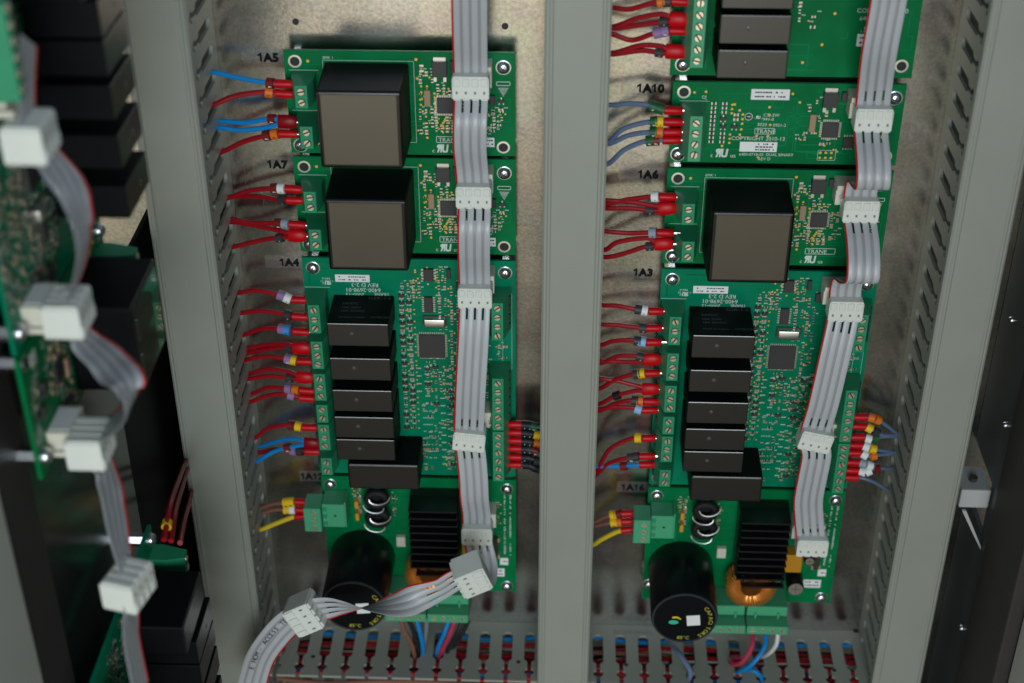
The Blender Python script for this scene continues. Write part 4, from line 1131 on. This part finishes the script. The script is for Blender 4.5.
for nm, x0, colours in (('left', -152, ('red', 'black', 'red', 'blue', 'slate', 'red')), ('right', 197, ('slate', 'black', 'yellow', 'slate', 'black', 'slate'))):
    for k, c in enumerate(colours):
        xs = [x0 + k * 3.1 + rng.uniform(-1.2, 1.2) for q in range(8)]
        ys = [-3 - 5.2 * k + rng.uniform(-3, 3) if nm == 'left' else -29 + 5.2 * k + rng.uniform(-3, 3) for q in range(8)]
        pts = smooth_path([(xs[q] - x0, ys[q], 560 * q / 7) for q in range(8)], 8)
        tag(obj('wire', MB().tube(pts, 1.4, 7).mesh('wire', 'wire_' + c, smooth=True), None, (x0, 0, -290)), '%s wire running upright inside the %s duct, glimpsed through its slots' % ({'slate': 'grey-blue'}.get(c, c), nm), 'wire', '%s wires inside the %s upright duct' % (c, nm))
# wires at the left between the side boards and the left duct
for k, (c, pts) in enumerate((('blue', [(156, 231), (150, 229.5), (143, 232)]), ('red', [(156, 233), (150, 232), (140, 236)]), ('blue', [(156, 248), (147, 249), (138, 255), (134, 262)]), ('red', [(156, 258), (148, 260), (138, 264)]))):
    P = [un(x, y, 3) for x, y in pts]
    tag(obj('wire', MB().tube([p - P[0] for p in smooth_path(P, 6)], 1.1, 8).mesh('wire', 'wire_' + c, smooth=True), None, P[0]), '%s %s wire entering the left duct from the far left' % ('upper' if k < 2 else 'lower', c), 'wire', 'wires left of the left duct')
for k, (y, c) in enumerate(((291, 'violet'), (310, 'charcoal'), (325, 'blue'), (342, 'charcoal'), (354, 'yellow'))):
    a, b_ = un(166, y, 5), un(146, y + 0.5, 5)
    w_ = thing('wire', 'red wire with %s sleeve, %s from the top behind the dark transformer at the left' % (c, ORD[k]), 'wire', a, group='wires left of the left duct')
    obj('insulation', MB().tube([Vector((0, 0, 0)), (b_ - a) * 0.6, b_ - a], 1.05, 8).mesh('insulation', 'wire_red', smooth=True), w_)
    marker(w_, (b_ - a) * 0.55, b_ - a, c, None, 2.1, 3.2)
    obj('ferrule', MB().tube([(b_ - a) * 0.7, (b_ - a) * 1.2], 1.8, 10).mesh('ferrule', 'ferrule_red', smooth=True), w_)
for k, pts in enumerate(([(187, 458, -160), (180, 476, -148), (171, 502, -141), (164, 540, -139)], [(188, 466, -160), (183, 484, -149), (176, 508, -142), (171, 541, -139)], [(192, 488, -160), (189, 503, -150), (184, 521, -143), (180, 543, -139)])):
    P = [unx(*q) for q in pts]
    w_ = thing('wire', 'red wire, %s from the left, rising from the lower left green terminal' % ORD[k], 'wire', P[0], group='wires left of the left duct')
    obj('insulation', MB().tube([p - P[0] for p in smooth_path(P, 6)], 1.25, 8).mesh('insulation', 'wire_red', smooth=True), w_)
    if k == 0: marker(w_, P[-1].lerp(P[-2], 0.4) - P[0], P[-1] - P[-2], 'yellow', None, 2.2, 3.5)
# ------------------------------------------------------------------ ribbon cables
def ribbon(parent, pts, wdirs, slits=(), width=15.0, letters=None, stripe=1):
    """pts: centre line (Vectors), wdirs: direction from the red edge to the other; slits: (point index, from, to) in mm along the path"""
    n = 7
    P = smooth_path(pts, n)
    Wd = [v.normalized() for v in smooth_path(wdirs, n)]
    acc = [0.0]
    for i in range(1, len(P)): acc.append(acc[-1] + (P[i] - P[i - 1]).length)
    Tn = [(P[min(i + 1, len(P) - 1)] - P[max(i - 1, 0)]).normalized() for i in range(len(P))]
    Wd = [(w_ - t * w_.dot(t)).normalized() for w_, t in zip(Wd, Tn)]
    o0 = P[0]
    pit = width / 4
    mb = MB()
    rr = pit * 0.37
    for k in range(4):
        off = -width / 2 + pit * (k + 0.5)
        mb.tube([p + w_ * off - o0 for p, w_ in zip(P, Wd)], rr, 12, 0, flat=0.18, wdir=Wd)
    # thin webs, open where slits were punched; resampled finely along the path
    def at(s):
        s = max(0.0, min(acc[-1], s))
        j = 0
        while j < len(acc) - 2 and acc[j + 1] < s: j += 1
        t = (s - acc[j]) / max(1e-6, acc[j + 1] - acc[j])
        return P[j].lerp(P[j + 1], t), Wd[j].lerp(Wd[j + 1], t).normalized(), Tn[j].lerp(Tn[j + 1], t).normalized()
    cuts = sorted([(acc[i * n] + a, acc[i * n] + b) for i, a, b in slits])
    runs, s0 = [], 0.0
    for a, b in cuts:
        if a > s0: runs.append((s0, a))
        s0 = b
    runs.append((s0, acc[-1]))
    for a, b in runs:
        m = max(2, int((b - a) / 2.2) + 1)
        for k in range(1, 4):
            vs = []
            off = -width / 2 + pit * k
            for q in range(m + 1):
                p, w_, t = at(a + (b - a) * q / m)
                nn = t.cross(w_) * 0.25
                e_ = pit * 0.165
                vs += [p + w_ * (off - e_) + nn - o0, p + w_ * (off + e_) + nn - o0, p + w_ * (off + e_) - nn - o0, p + w_ * (off - e_) - nn - o0]
            fs = []
            for q in range(m):
                for c in range(4):
                    fs.append((q * 4 + c, (q + 1) * 4 + c, (q + 1) * 4 + (c + 1) % 4, q * 4 + (c + 1) % 4))
            fs += [(0, 1, 2, 3), (m * 4 + 3, m * 4 + 2, m * 4 + 1, m * 4)]
            mb.add(vs, fs, 1)
    rb = obj('ribbon', mb.mesh('ribbon', ['ribbon_grey', 'ribbon_web'], smooth=True), parent, o0)
    obj('red_edge', MB().tube([p + w_ * (-width / 2 + 0.15) - o0 for p, w_ in zip(P, Wd)], 0.42, 8, 0, flat=1.0, wdir=Wd).mesh('red_edge', 'stripe_red', smooth=True), rb)
    if letters:
        txt, s0, off, size, side = letters
        s = s0 if s0 >= 0 else acc[-1] + s0
        for ch in txt:
            p, w_, t = at(s)
            if ch != ' ':
                nn = t.cross(w_)
                if nn.dot(CAM - p) < 0: nn = -nn
                tx = -t if side < 0 else t                       # reading direction
                up = nn.cross(tx)
                me = text_mesh(ch, size, 'ribbon_print')
                o = obj('lettering', me, rb)
                q = p - o0 + w_ * off + nn * 0.62
                o.matrix_local = Matrix(((tx.x, -nn.x, up.x, q.x * S), (tx.y, -nn.y, up.y, q.y * S), (tx.z, -nn.z, up.z, q.z * S), (0, 0, 0, 1)))
            s += size * 0.85 * (-1 if side < 0 else 1)
    return rb
def housing_mesh():
    def make():
        mb = MB().prism([(-8.0, -5.2), (8.0, -5.2), (8.0, 3.8), (7.4, 5.2), (-7.4, 5.2), (-8.0, 3.8)], -4.6, 4.6, 'y', 0)
        for k in range(4):
            x = -5.94 + k * 3.96
            mb.box(x - 1.5, x + 1.5, -5.0, -4.5, 0.6, 4.4, 0)                  # raised backs
            mb.box(x - 1.55, x + 1.55, -4.3, 4.0, -6.0, -5.1, 0)               # lobes along the lower edge
        return mb.mesh('connector', 'connector_white', 0.35)
    return cached('housing', make)
def connector(parent, c, rot=None):
    o = obj('connector', housing_mesh(), parent)
    m = Matrix.Translation(c * S) @ (rot.to_4x4() if rot is not None else Matrix.Identity(4))
    o.matrix_local = m
    for k in range(4):
        obj('contact_slot', cached('cslot', lambda: MB().box(-0.42, 0.42, -0.08, 0.1, -0.6, 0.6).mesh('contact_slot', 'emboss')), o, (-5.94 + k * 3.96, -4.62, -2.2))
    return o
RX = Vector((1, 0, 0))
def chain(th, spec):
    """spec rows (px, py, h, is_connector, tilt)"""
    pts, wd, slits = [], [], []
    for i, (px, py, h, con, tilt) in enumerate(spec):
        p = un(px, py, h)
        pts.append(p)
        wd.append(Vector((math.cos(R(tilt)), 0, -math.sin(R(tilt)))))
        if con:
            connector(th, p - Vector((0, 0.0, 0)), Matrix.Rotation(R(tilt), 3, 'Y'))
            if 'd' in con: slits.append((i, 6.6, 12.5))
            if 'u' in con: slits.append((i, -13.0, -7.5))
    return ribbon(th, pts, wd, slits)
tl = thing('ribbon_cable', 'grey ribbon cable with white connectors down the left board column, ending loose', 'ribbon cable', group='grey ribbon cables')
chain(tl, [(470, -45, 30, '', 0), (470, 0, 27, '', 0), (470.5, 40, 20, '', 0), (471, 66, 14.2, '', 0), (471, 84, 13.5, 'd', 0), (471.5, 101, 17, '', 0), (470.5, 125, 22, '', 0), (470.5, 150, 20, '', 0), (472.5, 172, 14.5, '', 0),
           (474, 193, 13.5, 'd', 0), (475, 209, 17, '', 0), (474.5, 232, 22, '', 0), (474.5, 255, 20, '', 0), (475, 275, 14.5, '', 0), (475.3, 293.5, 13.5, 'd', 0), (475, 312, 17, '', 0), (473.5, 345, 21, '', 1), (471, 390, 22, '', 2), (470, 415, 20, '', 4),
           (469.5, 437, 17, 'ud', 6), (472, 457, 18, '', 3), (474, 480, 19, '', 0), (475, 500, 18, '', 0), (477, 515, 14.5, '', 0), (477.3, 531.5, 13.5, 'd', 0), (480, 548, 16, '', 2), (484, 566, 22, '', 5), (483, 578, 30, '', 8), (478, 586, 38, '', 10)])
# the loose end: connector, twisted length, connector, tail
LP = [(472, 574, 50), (455, 581, 52), (440, 590, 54), (420, 598, 57), (398, 605, 60), (370, 608, 62), (345, 607, 62), (325, 608, 62), (305, 613, 62), (287, 624, 62), (272, 640, 63), (259, 660, 64), (250, 690, 66)]
LPts = [un(*q) for q in LP]
LW = [Vector(v) for v in ((0.42, 0.2, -0.9), (0.4, 0.15, -0.9), (0.35, 0.1, -0.93), (0.3, -0.3, -0.8), (0.1, -0.9, -0.25), (0.0, -0.85, 0.5), (-0.1, -0.4, 0.9), (-0.15, 0.0, 0.98), (-0.25, 0.1, 0.95), (-0.5, 0.1, 0.8), (-0.75, 0.05, 0.6), (-0.9, 0, 0.4), (-0.97, 0, 0.22))]
ribbon(tl, LPts, LW, [(1, -1, 3), (2, 1, 7), (7, -7, -1)], letters=('E HCM - ACCESS TEC', -14, 1.0, 2.6, -1))
for i in (0, 8):
    t = (LPts[min(i + 1, len(LPts) - 1)] - LPts[max(i - 1, 0)]).normalized()
    wv = LW[i] - t * LW[i].dot(t)
    wv.normalize()
    nn = t.cross(wv)
    if nn.dot(CAM - LPts[i]) > 0: pass
    # housing axes: x across the ribbon, z along it, y away from the camera
    yv = -nn if nn.dot(CAM - LPts[i]) > 0 else nn
    zv = wv.cross(yv)
    connector(tl, LPts[i], Matrix((wv, yv, zv)).transposed()).scale = (1.05, 1.5, 1.4)
tr = thing('ribbon_cable', 'grey ribbon cable with white connectors and two slack loops down the right board column', 'ribbon cable', group='grey ribbon cables')
chain(tr, [(894, -45, 30, '', 3), (889.5, 0, 28, '', 2), (880.5, 50, 25, '', 2), (875.5, 88, 16, '', 0), (872.5, 116, 13.5, 'ud', 0), (872, 134, 18, '', 0), (874, 158, 27, '', 0), (874.5, 178, 32, '', 0), (873, 189, 31, '', 0), (870, 187, 24, '', 0), (865, 181.5, 17.5, '', 0), (862, 188, 14, '', 0),
           (860, 207, 13.5, 'd', 0), (861, 222, 16, '', 0), (863.5, 242, 24, '', 0), (864.5, 264, 31, '', 0), (863, 281, 33, '', 0), (857, 283, 26, '', 0), (850, 279, 18.5, '', 0), (846.5, 288, 14, '', 0), (844.8, 306.5, 13.5, 'd', 0),
           (842.5, 324, 17, '', 2), (834.5, 360, 21, '', 6), (824, 405, 21, '', 9), (815, 437, 17.5, 'ud', 12), (817, 456, 19, '', 6), (813, 478, 19, '', 2), (809, 500, 17, '', 0), (810.5, 520, 14.5, 'd', 0), (811.5, 542.5, 13.5, 'x', 0)][:28] + [(809.5, 518, 15, '', 0), (811.5, 543, 13.5, 'u', 0)])
ts = thing('ribbon_cable', 'blurred grey ribbon cable with white connectors at the left edge', 'ribbon cable', group='grey ribbon cables')
SP = [(28, 40, 14, 0), (26, 90, 14, 0), (30, 138, 14, 1), (50, 158, 17, 0), (74, 200, 27, 0), (83, 238, 30, 0), (79, 270, 24, 0), (72, 295, 15, 0), (68, 313, 14, 1), (82, 337, 16, 0), (108, 362, 27, 0), (126, 386, 36, 0), (131, 404, 37, 0), (120, 419, 30, 0), (103, 430, 18, 0),
      (90, 445, 14, 1), (104, 466, 15, 0), (112, 500, 19, 0), (119, 540, 23, 0), (126, 566, 25, 0), (128, 586, 26, 1), (131, 612, 27, 0), (131, 640, 28, 0), (141, 690, 31, 0)]
spts = [unx(x, y, BX + h) for x, y, h, c in SP]
ribbon(ts, spts, [Vector((0, -1, 0))] * len(spts), [(19, -4, 1), (20, 8, 13)])
for (x, y, h, c), p in zip(SP, spts):
    if c:
        connector(ts, p, Matrix(((0, -1, 0), (-1, 0, 0), (0, 0, -1))) @ (Matrix.Rotation(R(14 if y > 500 else 0), 3, 'Z'))).scale = (1, 1.4, 1.15)
